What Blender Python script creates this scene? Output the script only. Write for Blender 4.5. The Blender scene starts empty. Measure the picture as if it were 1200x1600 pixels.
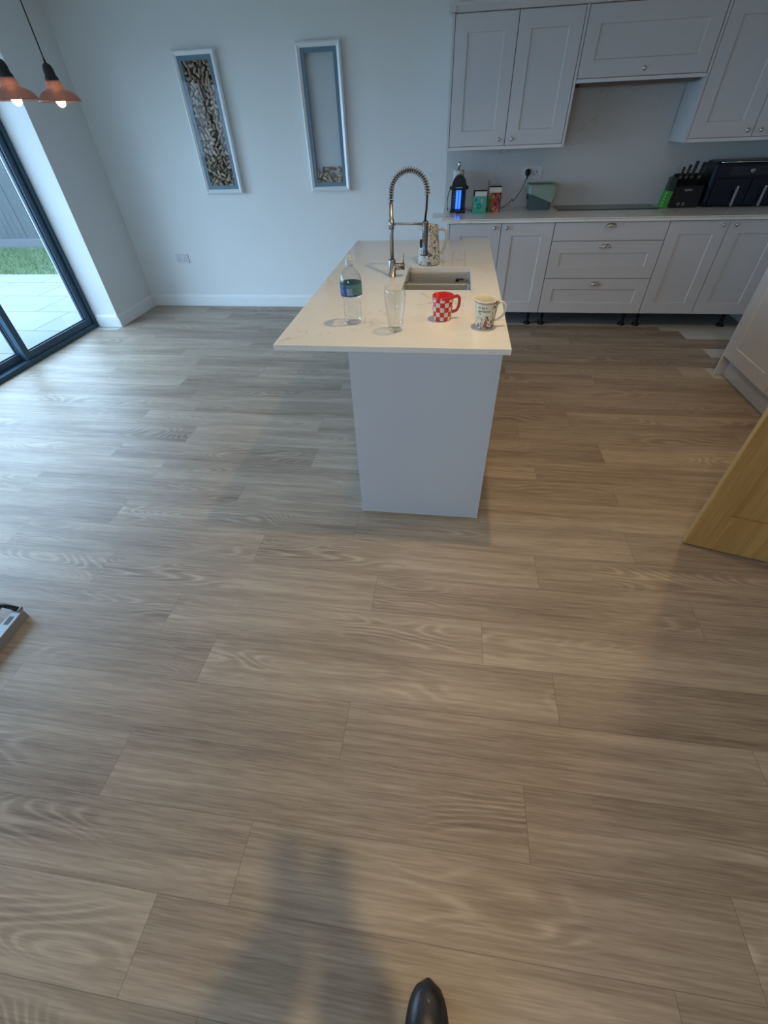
import bpy, bmesh, math, random
from mathutils import Vector, Matrix

random.seed(7)
SC = bpy.context.scene
COL = SC.collection

# ------------------------------------------------------------------ camera
def make_camera():
    pitch, roll, yaw, h, f = math.radians(43.0215), math.radians(-2.6631), math.radians(-9.4675), 1.5809, 665.446
    fw = Vector((math.sin(yaw)*math.cos(pitch), math.cos(yaw)*math.cos(pitch), -math.sin(pitch)))
    r = fw.cross(Vector((0, 0, 1))).normalized()
    u = r.cross(fw)
    r2 = math.cos(roll)*r + math.sin(roll)*u
    u2 = -math.sin(roll)*r + math.cos(roll)*u
    cd = bpy.data.cameras.new('camera')
    cd.sensor_fit = 'HORIZONTAL'
    cd.sensor_width = 36.0
    cd.lens = f/1200.0*36.0
    cd.clip_start = 0.02
    cd.clip_end = 200
    co = bpy.data.objects.new('camera', cd)
    m = Matrix((r2, u2, -fw)).transposed().to_4x4()
    m.translation = Vector((0, 0, h))
    co.matrix_world = m
    COL.objects.link(co)
    SC.camera = co
make_camera()

# ------------------------------------------------------------------ world, lights, exposure
SC.view_settings.view_transform = 'Standard'
SC.view_settings.look = 'None'
SC.view_settings.gamma = 1
SC.view_settings.exposure = 0.0
SC.view_settings.use_curve_mapping = False

SKY_COLOR, SKY_STRENGTH = (0.49, 0.735, 1.0), 8.6
DOWNLIGHT_POWER, DOWNLIGHT_COLOR = 6.0, (1.0, 0.72, 0.38)
W = bpy.data.worlds.new('sky')
SC.world = W
W.use_nodes = True
_bg = W.node_tree.nodes['Background']
_bg.inputs['Color'].default_value = (*SKY_COLOR, 1)
_bg.inputs['Strength'].default_value = SKY_STRENGTH

def area_light(name, loc, rot, sx, sy, power, color, portal=False, spread=None, disk=False):
    ld = bpy.data.lights.new(name, 'AREA')
    ld.shape = 'DISK' if disk else 'RECTANGLE'
    ld.size = sx
    if not disk: ld.size_y = sy
    ld.energy = power
    ld.color = color
    if spread: ld.spread = spread
    if portal: ld.cycles.is_portal = True
    o = bpy.data.objects.new(name, ld)
    o.location = loc
    o.rotation_euler = rot
    COL.objects.link(o)
    return o
CEIL = 2.45
# daylight enters through the sliding doors on the left
area_light('daylight_portal', (-3.93, 2.36, 1.06), (0, math.radians(-90), 0), 2.1, 3.88, 1, (1, 1, 1), portal=True)
# daylight enters through a window in the wall behind the camera as well
area_light('rear_window_portal', (-1.6, -3.06, 1.5), (math.radians(90), 0, math.radians(180)), 1.6, 1.2, 1, (1, 1, 1), portal=True)
for (lx, ly, k) in ((0.19, 2.0, 1.4), (1.42, 2.0, 1.0), (-1.05, 2.0, .35), (1.42, 3.2, .15), (0.17, -0.17, 1.7), (-1.05, -0.12, .12)):  # weak lamp over the kitchen aisle is an added fill to warm the floor
    area_light('downlight_and_fill', (lx, ly, CEIL-0.012), (0, 0, 0), 0.05, 0.05, DOWNLIGHT_POWER*k, DOWNLIGHT_COLOR, spread=math.radians(150), disk=True)

# ------------------------------------------------------------------ materials
def mat(name, color=(.8, .8, .8), rough=.5, metal=0.0, spec=.5, **kw):
    m = bpy.data.materials.new(name)
    m.use_nodes = True
    b = m.node_tree.nodes['Principled BSDF']
    b.inputs['Base Color'].default_value = (*color, 1)
    b.inputs['Roughness'].default_value = rough
    b.inputs['Metallic'].default_value = metal
    b.inputs['Specular IOR Level'].default_value = spec
    for k, v in kw.items():
        b.inputs[k].default_value = v
    return m

class G:
    """tiny node-graph helper"""
    def __init__(s, m):
        s.nt = m.node_tree; s.b = s.nt.nodes['Principled BSDF']; s.out = s.nt.nodes['Material Output']
    def n(s, t, **kw):
        nd = s.nt.nodes.new(t)
        for k, v in kw.items(): setattr(nd, k, v)
        return nd
    def set(s, sock, v):
        if isinstance(v, bpy.types.NodeSocket): s.nt.links.new(v, sock)
        else: sock.default_value = v
    def math(s, op, a, b=0.0, c=0.0, clamp=False):
        nd = s.n('ShaderNodeMath', operation=op, use_clamp=clamp)
        s.set(nd.inputs[0], a); s.set(nd.inputs[1], b); s.set(nd.inputs[2], c)
        return nd.outputs[0]
    def vec(s, op, a, b):
        nd = s.n('ShaderNodeVectorMath', operation=op)
        s.set(nd.inputs[0], a); s.set(nd.inputs[1], b)
        return nd.outputs[0]
    def noise(s, v, scale=1.0, detail=3.0, rough=.5, dist=0.0):
        nd = s.n('ShaderNodeTexNoise')
        s.set(nd.inputs['Vector'], v); s.set(nd.inputs['Scale'], scale); s.set(nd.inputs['Detail'], detail)
        s.set(nd.inputs['Roughness'], rough); s.set(nd.inputs['Distortion'], dist)
        return nd.outputs['Fac']
    def ramp(s, v, a, b, lo=0.0, hi=1.0):
        nd = s.n('ShaderNodeMapRange')
        nd.interpolation_type = 'SMOOTHSTEP'
        s.set(nd.inputs[0], v)
        for i, x in enumerate((a, b, lo, hi)): s.set(nd.inputs[i+1], x)
        return nd.outputs[0]
    def mix(s, f, a, b, mode='MIX'):
        nd = s.n('ShaderNodeMix', data_type='RGBA', blend_type=mode)
        s.set(nd.inputs['Factor'], f); s.set(nd.inputs['A'], a); s.set(nd.inputs['B'], b)
        return nd.outputs['Result']
    def pos(s): return s.n('ShaderNodeNewGeometry').outputs['Position']
    def obj(s): return s.n('ShaderNodeTexCoord').outputs['Object']
    def bump(s, h, strength=.2, dist=.01):
        nd = s.n('ShaderNodeBump')
        s.set(nd.inputs['Height'], h); nd.inputs['Strength'].default_value = strength; nd.inputs['Distance'].default_value = dist
        s.nt.links.new(nd.outputs[0], s.b.inputs['Normal'])
    def color(s, c): s.set(s.b.inputs['Base Color'], c)

def c4(r, g, b): return (r, g, b, 1)

def wood_floor():
    m = mat('vinyl_oak_planks', rough=.42, spec=.45)
    g = G(m)
    rnd = g.n('ShaderNodeAttribute', attribute_name='plank').outputs['Fac']
    uv = g.n('ShaderNodeUVMap', uv_map='UVMap').outputs[0]
    sp = g.n('ShaderNodeSeparateXYZ'); g.set(sp.inputs[0], uv)
    x, y = sp.outputs[0], sp.outputs[1]
    def co(sx, sy, k):
        cb = g.n('ShaderNodeCombineXYZ')
        g.set(cb.inputs[0], g.math('MULTIPLY', x, sx)); g.set(cb.inputs[1], g.math('MULTIPLY', y, sy))
        g.set(cb.inputs[2], g.math('MULTIPLY', rnd, k))
        return cb.outputs[0]
    streak = g.noise(co(1.3, 17, 91), 1, 4, .6, .4)
    fine = g.noise(co(9, 190, 51), 1, 3, .6)
    ringf = g.noise(co(1.3, 6.0, 37), 1, 1.0, .4, .35)
    rsin = g.math('SINE', g.math('MULTIPLY', ringf, 140))
    cen = g.ramp(g.math('ABSOLUTE', g.math('SUBTRACT', y, .1)), .03, .085, 1, 0)
    rmask = g.math('MULTIPLY', g.ramp(g.noise(co(1.4, 2.0, 73), 1, 1, .5), .47, .60), cen)
    streak2 = g.noise(co(2.2, 75, 17), 1, 4, .65, .3)
    tone = g.noise(co(.9, 8, 29), 1, 2, .5, .3)
    v = g.math('ADD', g.math('MULTIPLY', g.ramp(tone, .30, .70), .28), g.math('MULTIPLY', g.ramp(fine, .30, .70), .24))
    v = g.math('ADD', v, g.math('MULTIPLY', g.ramp(streak2, .30, .70), .28))
    v = g.math('ADD', v, g.math('MULTIPLY', g.ramp(streak, .32, .68), .10))
    v = g.math('ADD', v, g.math('MULTIPLY', g.math('MULTIPLY', g.math('SUBTRACT', g.math('POWER', g.math('MULTIPLY_ADD', rsin, .5, .5), 2.2), .35), rmask), .36))
    v = g.math('ADD', v, g.math('MULTIPLY', g.math('SUBTRACT', rnd, .42), .26))
    c = g.mix(g.math('ADD', v, 0, clamp=True), c4(.180, .132, .097), c4(.52, .425, .33))
    # v-groove at the plank edges
    ln = g.n('ShaderNodeUVMap', uv_map='Edge').outputs[0]
    s2 = g.n('ShaderNodeSeparateXYZ'); g.set(s2.inputs[0], ln)
    ed = g.math('MINIMUM', s2.outputs[0], s2.outputs[1])
    seam = g.ramp(ed, .0004, .0016)
    c = g.mix(g.math('MULTIPLY', g.math('SUBTRACT', 1, seam), .45), c, c4(.06, .045, .035))
    g.color(c)
    g.set(g.b.inputs['Roughness'], g.ramp(streak, .2, .8, .50, .40))
    g.bump(g.math('ADD', g.math('MULTIPLY', fine, .5), seam), .22, .0012)
    return m

def paint(name, color, rough=.6, bump=.1, scale=350, spec=.4):
    m = mat(name, color, rough, spec=spec)
    g = G(m)
    n = g.noise(g.obj(), scale, 2, .6)
    n2 = g.noise(g.obj(), 1.3, 2, .5)
    g.color(g.mix(g.ramp(n2, .3, .7, 0, 1), c4(*[k*.97 for k in color]), c4(*color)))
    g.bump(n, bump, .002)
    return m

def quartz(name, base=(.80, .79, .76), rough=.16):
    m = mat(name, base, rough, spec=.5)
    g = G(m)
    p = g.obj()
    w = g.noise(p, 2.2, 4, .62, 1.3)
    v1 = g.ramp(g.math('ABSOLUTE', g.math('SUBTRACT', w, .5)), .0, .010, 1, 0)
    msk = g.ramp(g.noise(p, 2.9, 2, .5), .50, .66)
    vein = g.math('MULTIPLY', v1, msk)
    w2 = g.noise(p, 5.0, 4, .6, 1.0)
    v2 = g.ramp(g.math('ABSOLUTE', g.math('SUBTRACT', w2, .47)), .0, .008, 1, 0)
    m2 = g.ramp(g.noise(p, 3.7, 2, .5), .56, .70)
    vein = g.math('MAXIMUM', vein, g.math('MULTIPLY', g.math('MULTIPLY', v2, m2), .6))
    cloud = g.ramp(g.noise(p, 3.0, 3, .6), .35, .75, 0, .12)
    c = g.mix(cloud, c4(*base), c4(.62, .60, .57))
    c = g.mix(g.math('MULTIPLY', vein, .62), c, c4(.36, .32, .26))
    g.color(c)
    return m

def oak(name='oak_veneer', vertical=True):
    m = mat(name, rough=.42, spec=.4)
    g = G(m)
    mp = g.n('ShaderNodeMapping'); g.set(mp.inputs[0], g.obj())
    mp.inputs['Scale'].default_value = (30, 30, 1.6) if vertical else (1.6, 30, 30)
    a = g.noise(mp.outputs[0], 1, 4, .6, .5)
    b = g.noise(mp.outputs[0], 6, 3, .6)
    f = g.math('ADD', g.math('MULTIPLY', a, .7), g.math('MULTIPLY', b, .3))
    g.color(g.mix(g.ramp(f, .3, .7), c4(.40, .225, .070), c4(.56, .335, .115)))
    g.bump(b, .12, .001)
    return m

def thin_glass(name, tint=(.93, .97, 1.0), refl=1.0):
    m = bpy.data.materials.new(name); m.use_nodes = True
    nt = m.node_tree; nt.nodes.clear()
    out = nt.nodes.new('ShaderNodeOutputMaterial')
    tr = nt.nodes.new('ShaderNodeBsdfTransparent'); tr.inputs[0].default_value = (*tint, 1)
    gl = nt.nodes.new('ShaderNodeBsdfGlossy'); gl.inputs['Roughness'].default_value = .02
    lw = nt.nodes.new('ShaderNodeLayerWeight'); lw.inputs[0].default_value = .5
    pw = nt.nodes.new('ShaderNodeMath'); pw.operation = 'POWER'; pw.inputs[1].default_value = 4.0
    fr = nt.nodes.new('ShaderNodeMath'); fr.operation = 'MULTIPLY_ADD'; fr.inputs[1].default_value = .75; fr.inputs[2].default_value = .045
    nt.links.new(lw.outputs['Facing'], pw.inputs[0]); nt.links.new(pw.outputs[0], fr.inputs[0])
    ml = nt.nodes.new('ShaderNodeMath'); ml.operation = 'MULTIPLY'; ml.inputs[1].default_value = refl
    mx = nt.nodes.new('ShaderNodeMixShader')
    nt.links.new(fr.outputs[0], ml.inputs[0]); nt.links.new(ml.outputs[0], mx.inputs[0])
    nt.links.new(tr.outputs[0], mx.inputs[1]); nt.links.new(gl.outputs[0], mx.inputs[2])
    nt.links.new(mx.outputs[0], out.inputs[0])
    return m

def brushed(name, color, rough=.3):
    m = mat(name, color, rough, metal=1.0)
    g = G(m)
    mp = g.n('ShaderNodeMapping'); g.set(mp.inputs[0], g.obj()); mp.inputs['Scale'].default_value = (250, 250, 12)
    n = g.noise(mp.outputs[0], 1, 2, .6)
    g.set(g.b.inputs['Roughness'], g.ramp(n, .2, .8, rough-.06, rough+.1))
    return m

M = {}
M['floor'] = wood_floor()
M['wall'] = paint('white_wall_paint', (.74, .75, .74), .75)
M['ceiling'] = paint('ceiling_paint', (.78, .78, .77), .8)
M['skirting'] = paint('skirting_gloss_white', (.80, .81, .80), .35, .03, 60)
M['cab'] = paint('light_grey_cabinet_paint', (.60, .61, .64), .45, .05, 500)
M['cab_pale'] = paint('pale_grey_trim_paint', (.70, .71, .73), .45, .05, 500)
M['island_panel'] = paint('grey_island_panel_paint', (.55, .59, .65), .42, .04, 500)
M['quartz'] = quartz('white_quartz')
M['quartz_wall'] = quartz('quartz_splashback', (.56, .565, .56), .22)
M['screed'] = paint('bare_screed', (.58, .57, .54), .85, .3, 80)
M['anthracite'] = paint('anthracite_aluminium', (.035, .078, .118), .38, .05, 400)
M['seal'] = mat('black_rubber_seal', (.012, .014, .016), .5)
M['glass'] = thin_glass('door_glass')
M['clear'] = thin_glass('clear_glass', (.975, .985, .98), 1.3)
M['plastic_clear'] = thin_glass('clear_plastic', (.945, .965, .975), 1.6)
M['steel'] = brushed('brushed_steel', (.33, .325, .325), .32)
M['dark_steel'] = brushed('dark_steel', (.16, .16, .17), .32)
M['chrome'] = mat('chrome', (.60, .60, .59), .14, metal=1.0)
M['black'] = mat('black_plastic', (.008, .008, .010), .38, spec=.35)
M['matt_black'] = mat('matt_black', (.015, .016, .018), .65)
M['cavity'] = mat('recess_shade', (.05, .048, .045), .8)  # near-black colour paints shade into door gaps and under the units
M['white_pl'] = mat('white_plastic', (.62, .62, .64), .35)
M['white_cer'] = mat('white_ceramic', (.82, .80, .74), .15)
M['oak'] = oak()
M['oak_edge'] = mat('oak_edge', (.50, .34, .15), .5)
M['copper'] = mat('copper', (.40, .27, .245), .40, metal=.6)
M['frame_silver'] = brushed('silver_white_frame', (.80, .83, .85), .38)
G(M['frame_silver']).b.inputs['Metallic'].default_value = .25
M['mount'] = paint('blue_grey_mount', (.16, .24, .31), .8, .1, 700)
M['mount_pale'] = paint('pale_frame_backing', (.56, .59, .60), .8, .1, 700)
M['backing'] = mat('cork_gap_shade', (.10, .075, .055), .9)  # dark brown paints the shade in the gaps between corks

def emit(name, color, s):
    m = mat(name, color, .5)
    b = m.node_tree.nodes['Principled BSDF']
    b.inputs['Emission Color'].default_value = (*color, 1); b.inputs['Emission Strength'].default_value = s
    return m
M['bulb'] = emit('warm_bulb', (1.0, .72, .42), 14)
M['uv'] = emit('blue_uv_tube', (.02, .12, 1.0), 3.2)

# ------------------------------------------------------------------ mesh helpers
I4 = Matrix.Identity(4)
def add_box(bm, x0, x1, y0, y1, z0, z1, bev=0.0, m=I4, seg=2):
    t = bmesh.new()
    bmesh.ops.create_cube(t, size=1)
    for v in t.verts:
        v.co = Vector(((x0+x1)/2+v.co.x*(x1-x0), (y0+y1)/2+v.co.y*(y1-y0), (z0+z1)/2+v.co.z*(z1-z0)))
    if bev > 0:
        bmesh.ops.bevel(t, geom=t.edges[:], offset=bev, segments=seg, affect='EDGES', profile=.5)
    merge(bm, t, m)
def merge(bm, t, m=I4):
    vm = {}
    for v in t.verts: vm[v] = bm.verts.new(m @ v.co)
    for f in t.faces:
        try: nf = bm.faces.new([vm[v] for v in f.verts]); nf.smooth = f.smooth; nf.material_index = f.material_index
        except ValueError: pass
    t.free()
def add_lathe(bm, prof, c=(0, 0, 0), seg=32, m=I4, mi=0, a0=0.0, a1=2*math.pi):
    """prof: list of (r, z) ; revolved about the z axis through c"""
    full = abs(a1-a0-2*math.pi) < 1e-6
    n = seg if full else seg+1
    rings = []
    for r, z in prof:
        if r < 1e-6: rings.append([bm.verts.new(m @ Vector((c[0], c[1], c[2]+z)))])
        else: rings.append([bm.verts.new(m @ Vector((c[0]+r*math.cos(a0+(a1-a0)*i/seg), c[1]+r*math.sin(a0+(a1-a0)*i/seg), c[2]+z))) for i in range(n)])
    for A, B in zip(rings, rings[1:]):
        for i in range(seg):
            j = (i+1) % n
            if len(A) == 1 and len(B) == 1: continue
            if len(A) == 1: vs = (A[0], B[j], B[i])
            elif len(B) == 1: vs = (A[i], A[j], B[0])
            else: vs = (A[i], A[j], B[j], B[i])
            f = bm.faces.new(vs); f.smooth = True; f.material_index = mi
def add_tube(bm, pts, r, seg=10, closed=False, m=I4):
    pts = [Vector(p) for p in pts]
    n = len(pts); rings = []
    up = None
    for i, p in enumerate(pts):
        a = pts[(i-1) % n] if (closed or i > 0) else p
        b = pts[(i+1) % n] if (closed or i < n-1) else p
        t = (b-a).normalized()
        if up is None:
            up = t.orthogonal().normalized()
        up = (up - t*up.dot(t))
        up = up.normalized() if up.length > 1e-6 else t.orthogonal().normalized()
        w = t.cross(up)
        rr = r[i] if isinstance(r, (list, tuple)) else r
        rings.append([bm.verts.new(m @ (p+rr*(math.cos(2*math.pi*k/seg)*up+math.sin(2*math.pi*k/seg)*w))) for k in range(seg)])
    for i in range(n if closed else n-1):
        A, B = rings[i], rings[(i+1) % n]
        for k in range(seg):
            f = bm.faces.new((A[k], A[(k+1) % seg], B[(k+1) % seg], B[k])); f.smooth = True
    if not closed:
        bm.faces.new(rings[0][::-1]); bm.faces.new(rings[-1])
def add_prism(bm, poly, axis, a, b, m=I4):
    """poly: 2-D outline; extruded along axis from a to b"""
    def P(u, v, w):
        return m @ Vector({'x': (w, u, v), 'y': (u, w, v), 'z': (u, v, w)}[axis])
    A = [bm.verts.new(P(u, v, a)) for u, v in poly]; B = [bm.verts.new(P(u, v, b)) for u, v in poly]
    bm.faces.new(A[::-1]); bm.faces.new(B)
    for i in range(len(poly)):
        j = (i+1) % len(poly); bm.faces.new((A[i], A[j], B[j], B[i]))
def cyl(bm, a, b, r, seg=20, m=I4): add_tube(bm, [a, b], r, seg, m=m)

def wloc(o):
    v = Vector((0, 0, 0))
    while o is not None: v += o.location; o = o.parent
    return v
def obj(name, bm, material, parent=None, loc=None, fix=True):
    """bm holds world coordinates; the origin goes to loc (or the parent's own origin)"""
    if fix: bmesh.ops.recalc_face_normals(bm, faces=bm.faces[:])
    base = wloc(parent) if parent else Vector((0, 0, 0))
    o_l = Vector(loc) if loc is not None else base
    for v in bm.verts: v.co -= o_l
    me = bpy.data.meshes.new(name); bm.to_mesh(me); bm.free()
    for mm in (material if isinstance(material, list) else [material]): me.materials.append(mm)
    o = bpy.data.objects.new(name, me)
    o.location = o_l-base
    COL.objects.link(o)
    if parent: o.parent = parent
    return o
def thing(name, label, cat, loc, group=None):
    o = bpy.data.objects.new(name, None); o.empty_display_size = .05
    o.location = loc; COL.objects.link(o)
    return tag(o, label, cat, group)
def tag(o, label, cat, group=None, kind=None):
    o['label'] = label; o['category'] = cat
    if group: o['group'] = group
    if kind: o['kind'] = kind
    return o
def struct(name, bm, material, label=None, loc=None):
    o = obj(name, bm, material, None, loc); o['kind'] = 'structure'
    if label: o['label'] = label
    return o
def B(*a, **k):
    bm = bmesh.new(); add_box(bm, *a, **k); return bm
def boolean_cut(o, cutter_bm):
    me = bpy.data.meshes.new('cut'); bmesh.ops.recalc_face_normals(cutter_bm, faces=cutter_bm.faces[:]); cutter_bm.to_mesh(me); cutter_bm.free()
    c = bpy.data.objects.new('cut', me); COL.objects.link(c)
    c.location = (0, 0, 0)
    md = o.modifiers.new('b', 'BOOLEAN'); md.object = c; md.operation = 'DIFFERENCE'; md.solver = 'EXACT'
    bpy.context.view_layer.update()
    dg = bpy.context.evaluated_depsgraph_get()
    nm = bpy.data.meshes.new_from_object(o.evaluated_get(dg), depsgraph=dg)
    old = o.data; o.modifiers.clear(); o.data = nm; nm.name = o.name
    bpy.data.objects.remove(c); bpy.data.meshes.remove(old)
    return o

# ------------------------------------------------------------------ setting: floor
D, F = 5.02, 4.413
XL, XR = -3.497, 2.78
PW, PL = .198, 1.356
struct('floor', B(-3.80, 3.9, -3.0, D, -.12, -.004), M['screed'], 'bare pale screed under the planks')
OFF = {-6: -.704, -4: .335, -3: -.266, -2: .48, -1: .222, 0: -.25, 1: .484, 2: -.41, 3: -1.127, 4: -1.737, 5: -2.142,
       6: -1.72, 7: -2.20, 8: -1.85, 9: -.62, 10: -2.17, 11: -.2, 12: .49, 13: -1.11, 14: .84, 15: -1.6, 16: .79, 17: -.3}
def build_planks():
    bm = bmesh.new()
    uvl = bm.loops.layers.uv.new('UVMap'); el = bm.loops.layers.uv.new('Edge')
    pa = bm.faces.layers.float.new('plank')
    rng = random.Random(3)
    for k in list(range(-21, 21))+['17b']:
        extra = k == '17b'
        if extra: k = 17
        y0, y1 = 1.04+PW*k, min(1.04+PW*(k+1), D)
        if k == 17: y0, y1 = (4.50, y1) if extra else (y0, 4.50)
        off = OFF.get(k, rng.uniform(0, PL))
        x1r = {12: 2.068, 14: 2.20, 16: 2.144, 17: 1.99}.get(k, 2.76 if y0 > 1.3 else 3.1)
        if k > 17 or extra: x1r = -.07
        if y1 <= 4.31: xl = -3.79
        elif y0 < 4.31: xl = -3.49
        else: xl = -3.49
        n0 = math.floor((xl-off)/PL); xs = [off+PL*n for n in range(n0, n0+8)]
        if k == 12: xs = sorted([x for x in xs if x < 1.7]+[1.853, 3.3])
        for a, b in zip(xs, xs[1:]):
            lx, rx = max(a, xl), min(b, x1r)
            if rx-lx < .01: continue
            r = random.Random(k*77+round(a*31)).random()
            if k == 12 and abs(a-1.853) < .01: r = 1.6
            if k in (-3,) and abs(a+.266) < .01: r = .25
            if k in (-4,) and abs(a+1.021) < .02: r = .2
            hy1 = y1
            # four rim strips + centre so the edge distance interpolates properly
            e = .003
            gx = [lx, lx+e, rx-e, rx]; gy = [y0, y0+e, hy1-e, hy1]
            dx = [0 if a >= xl-1e-6 else e, e, e, 0 if b <= x1r+1e-6 else e]; dy = [0 if not extra else e, e, e, 0 if k != 17 or extra else e]
            V = [[bm.verts.new((x, y, 0)) for x in gx] for y in gy]
            for j in range(3):
                for i in range(3):
                    f = bm.faces.new((V[j][i], V[j][i+1], V[j+1][i+1], V[j+1][i]))
                    f[pa] = r
                    for lp, (ii, jj) in zip(f.loops, ((i, j), (i+1, j), (i+1, j+1), (i, j+1))):
                        lp[uvl].uv = (gx[ii]-a, gy[jj]-1.04-PW*k)
                        # distance to each plank edge, clamped to the rim width
                        lp[el].uv = (dx[ii] if ii in (0, 3) else e, dy[jj] if jj in (0, 3) else e)
    me = bpy.data.meshes.new('floor_planks'); bm.to_mesh(me); bm.free(); me.materials.append(M['floor'])
    o = bpy.data.objects.new('floor_planks', me); COL.objects.link(o)
    o['kind'] = 'structure'; o['label'] = 'greyish oak effect vinyl plank floor'
build_planks()

# ------------------------------------------------------------------ setting: walls
DY0, DY1, DTOP = .42, 4.31, 2.12          # sliding door opening in the left wall
struct('wall_back', B(XL-.45, 3.3, D, D+.25, -.1, CEIL), M['wall'])
bm = bmesh.new()
add_box(bm, XL-.45, XL, DY1, D, -.1, CEIL)
add_box(bm, XL-.45, XL, -3.0, DY0, -.1, CEIL)
add_box(bm, XL-.45, XL, DY0, DY1, DTOP, CEIL)
struct('wall_left', bm, M['wall'])
bm = bmesh.new()
add_box(bm, XR, XR+.2, 1.46, D, -.1, CEIL)
add_box(bm, 2.02, XR, 1.40, 1.52, -.1, CEIL)
add_box(bm, 2.02, 2.14, -3.0, .52, -.1, CEIL)
add_box(bm, 2.02, 2.14, .52, 1.40, 2.04, CEIL)
struct('wall_right', bm, M['wall'])
bm = bmesh.new()
add_box(bm, 2.14, 3.5, -1.2, -1.1, -.1, CEIL); add_box(bm, 3.4, 3.5, -1.1, 1.46, -.1, CEIL); add_box(bm, 2.98, 3.5, 1.46, 1.56, -.1, CEIL)
struct('wall_hall', bm, M['wall'])
bm = bmesh.new()
add_box(bm, XL-.45, -2.4, -3.2, -3.0, -.1, CEIL); add_box(bm, -.8, 2.14, -3.2, -3.0, -.1, CEIL)
add_box(bm, -2.4, -.8, -3.2, -3.0, -.1, .9); add_box(bm, -2.4, -.8, -3.2, -3.0, 2.1, CEIL)
struct('wall_front', bm, M['wall'])
struct('ceiling', B(XL-.45, 3.5, -3.2, D+.25, CEIL, CEIL+.15), M['ceiling'])

def skirting(name, a, b, nrm):
    """profile runs from a to b on the floor, sticking out along nrm"""
    prof = [(0, 0), (.020, 0), (.020, .084), (.012, .086), (.012, .093), (.017, .095), (.015, .106), (.006, .118), (0, .120)]
    bm = bmesh.new()
    a, b, nrm = Vector(a), Vector(b), Vector(nrm)
    A = [bm.verts.new(a+nrm*d+Vector((0, 0, z))) for d, z in prof]; Bv = [bm.verts.new(b+nrm*d+Vector((0, 0, z))) for d, z in prof]
    for i in range(len(prof)-1): bm.faces.new((A[i], A[i+1], Bv[i+1], Bv[i]))
    bm.faces.new(A); bm.faces.new(Bv[::-1]); bm.faces.new((A[0], Bv[0], Bv[-1], A[-1]))
    struct(name, bm, M['skirting'])
skirting('baseboard_back', (XL, D, 0), (-.09, D, 0), (0, -1, 0))
skirting('baseboard_left', (XL, DY1-.018, 0), (XL, D, 0), (1, 0, 0))
skirting('baseboard_reveal', (XL-.24, DY1, 0), (XL, DY1, 0), (0, -1, 0))
skirting('baseboard_right', (2.02, -3.0, 0), (2.02, .45, 0), (-1, 0, 0))

# ------------------------------------------------------------------ sliding doors (left) - setting
def sliding_doors():
    root = bpy.data.objects.new('door_1', None); root.location = (-3.83, 2.3, 0); COL.objects.link(root)
    root['kind'] = 'structure'; root['label'] = 'dark grey aluminium framed sliding glass doors onto the patio'
    bm = bmesh.new()
    x0, x1 = -3.90, -3.765
    add_box(bm, x0, x1, DY1-.045, DY1, 0, DTOP, .003); add_box(bm, x0, x1, DY0, DY0+.045, 0, DTOP, .003)
    add_box(bm, x0, x1, DY0+.045, DY1-.045, 0, .042, .003); add_box(bm, x0, x1, DY0+.045, DY1-.045, DTOP-.05, DTOP, .003)
    obj('outer_frame', bm, M['anthracite'], root)
    edges = [4.265, 3.35, 2.40, 1.44, .465]
    for i in range(4):
        y1, y0 = edges[i]+(.03 if i else 0), edges[i+1]-(.03 if i < 3 else 0)
        xa, xb = ((-3.835, -3.785), (-3.887, -3.838))[i % 2]
        s = .062
        bm = bmesh.new()
        add_box(bm, xa, xb, y0, y0+s, .042, DTOP-.05, .004); add_box(bm, xa, xb, y1-s, y1, .042, DTOP-.05, .004)
        add_box(bm, xa, xb, y0+s, y1-s, .042, .042+s, .004); add_box(bm, xa, xb, y0+s, y1-s, DTOP-.05-s, DTOP-.05, .004)
        sash = obj('sash', bm, M['anthracite'], root)
        bm = bmesh.new()
        xm = (xa+xb)/2
        g0, g1 = y0+s, y1-s
        for (ya, yb, za, zb) in ((g0, g0+.008, .104, DTOP-.112), (g1-.008, g1, .104, DTOP-.112), (g0, g1, .104, .112), (g0, g1, DTOP-.12, DTOP-.112)):
            add_box(bm, xm-.006, xm+.006, ya, yb, za, zb)
        obj('seal', bm, M['seal'], sash)
        bm = bmesh.new()
        vs = [bm.verts.new((xm, a, b)) for a, b in ((g0, .104), (g1, .104), (g1, DTOP-.112), (g0, DTOP-.112))]
        bm.faces.new(vs)
        obj('pane', bm, M['glass'], sash, fix=False)
sliding_doors()

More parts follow.
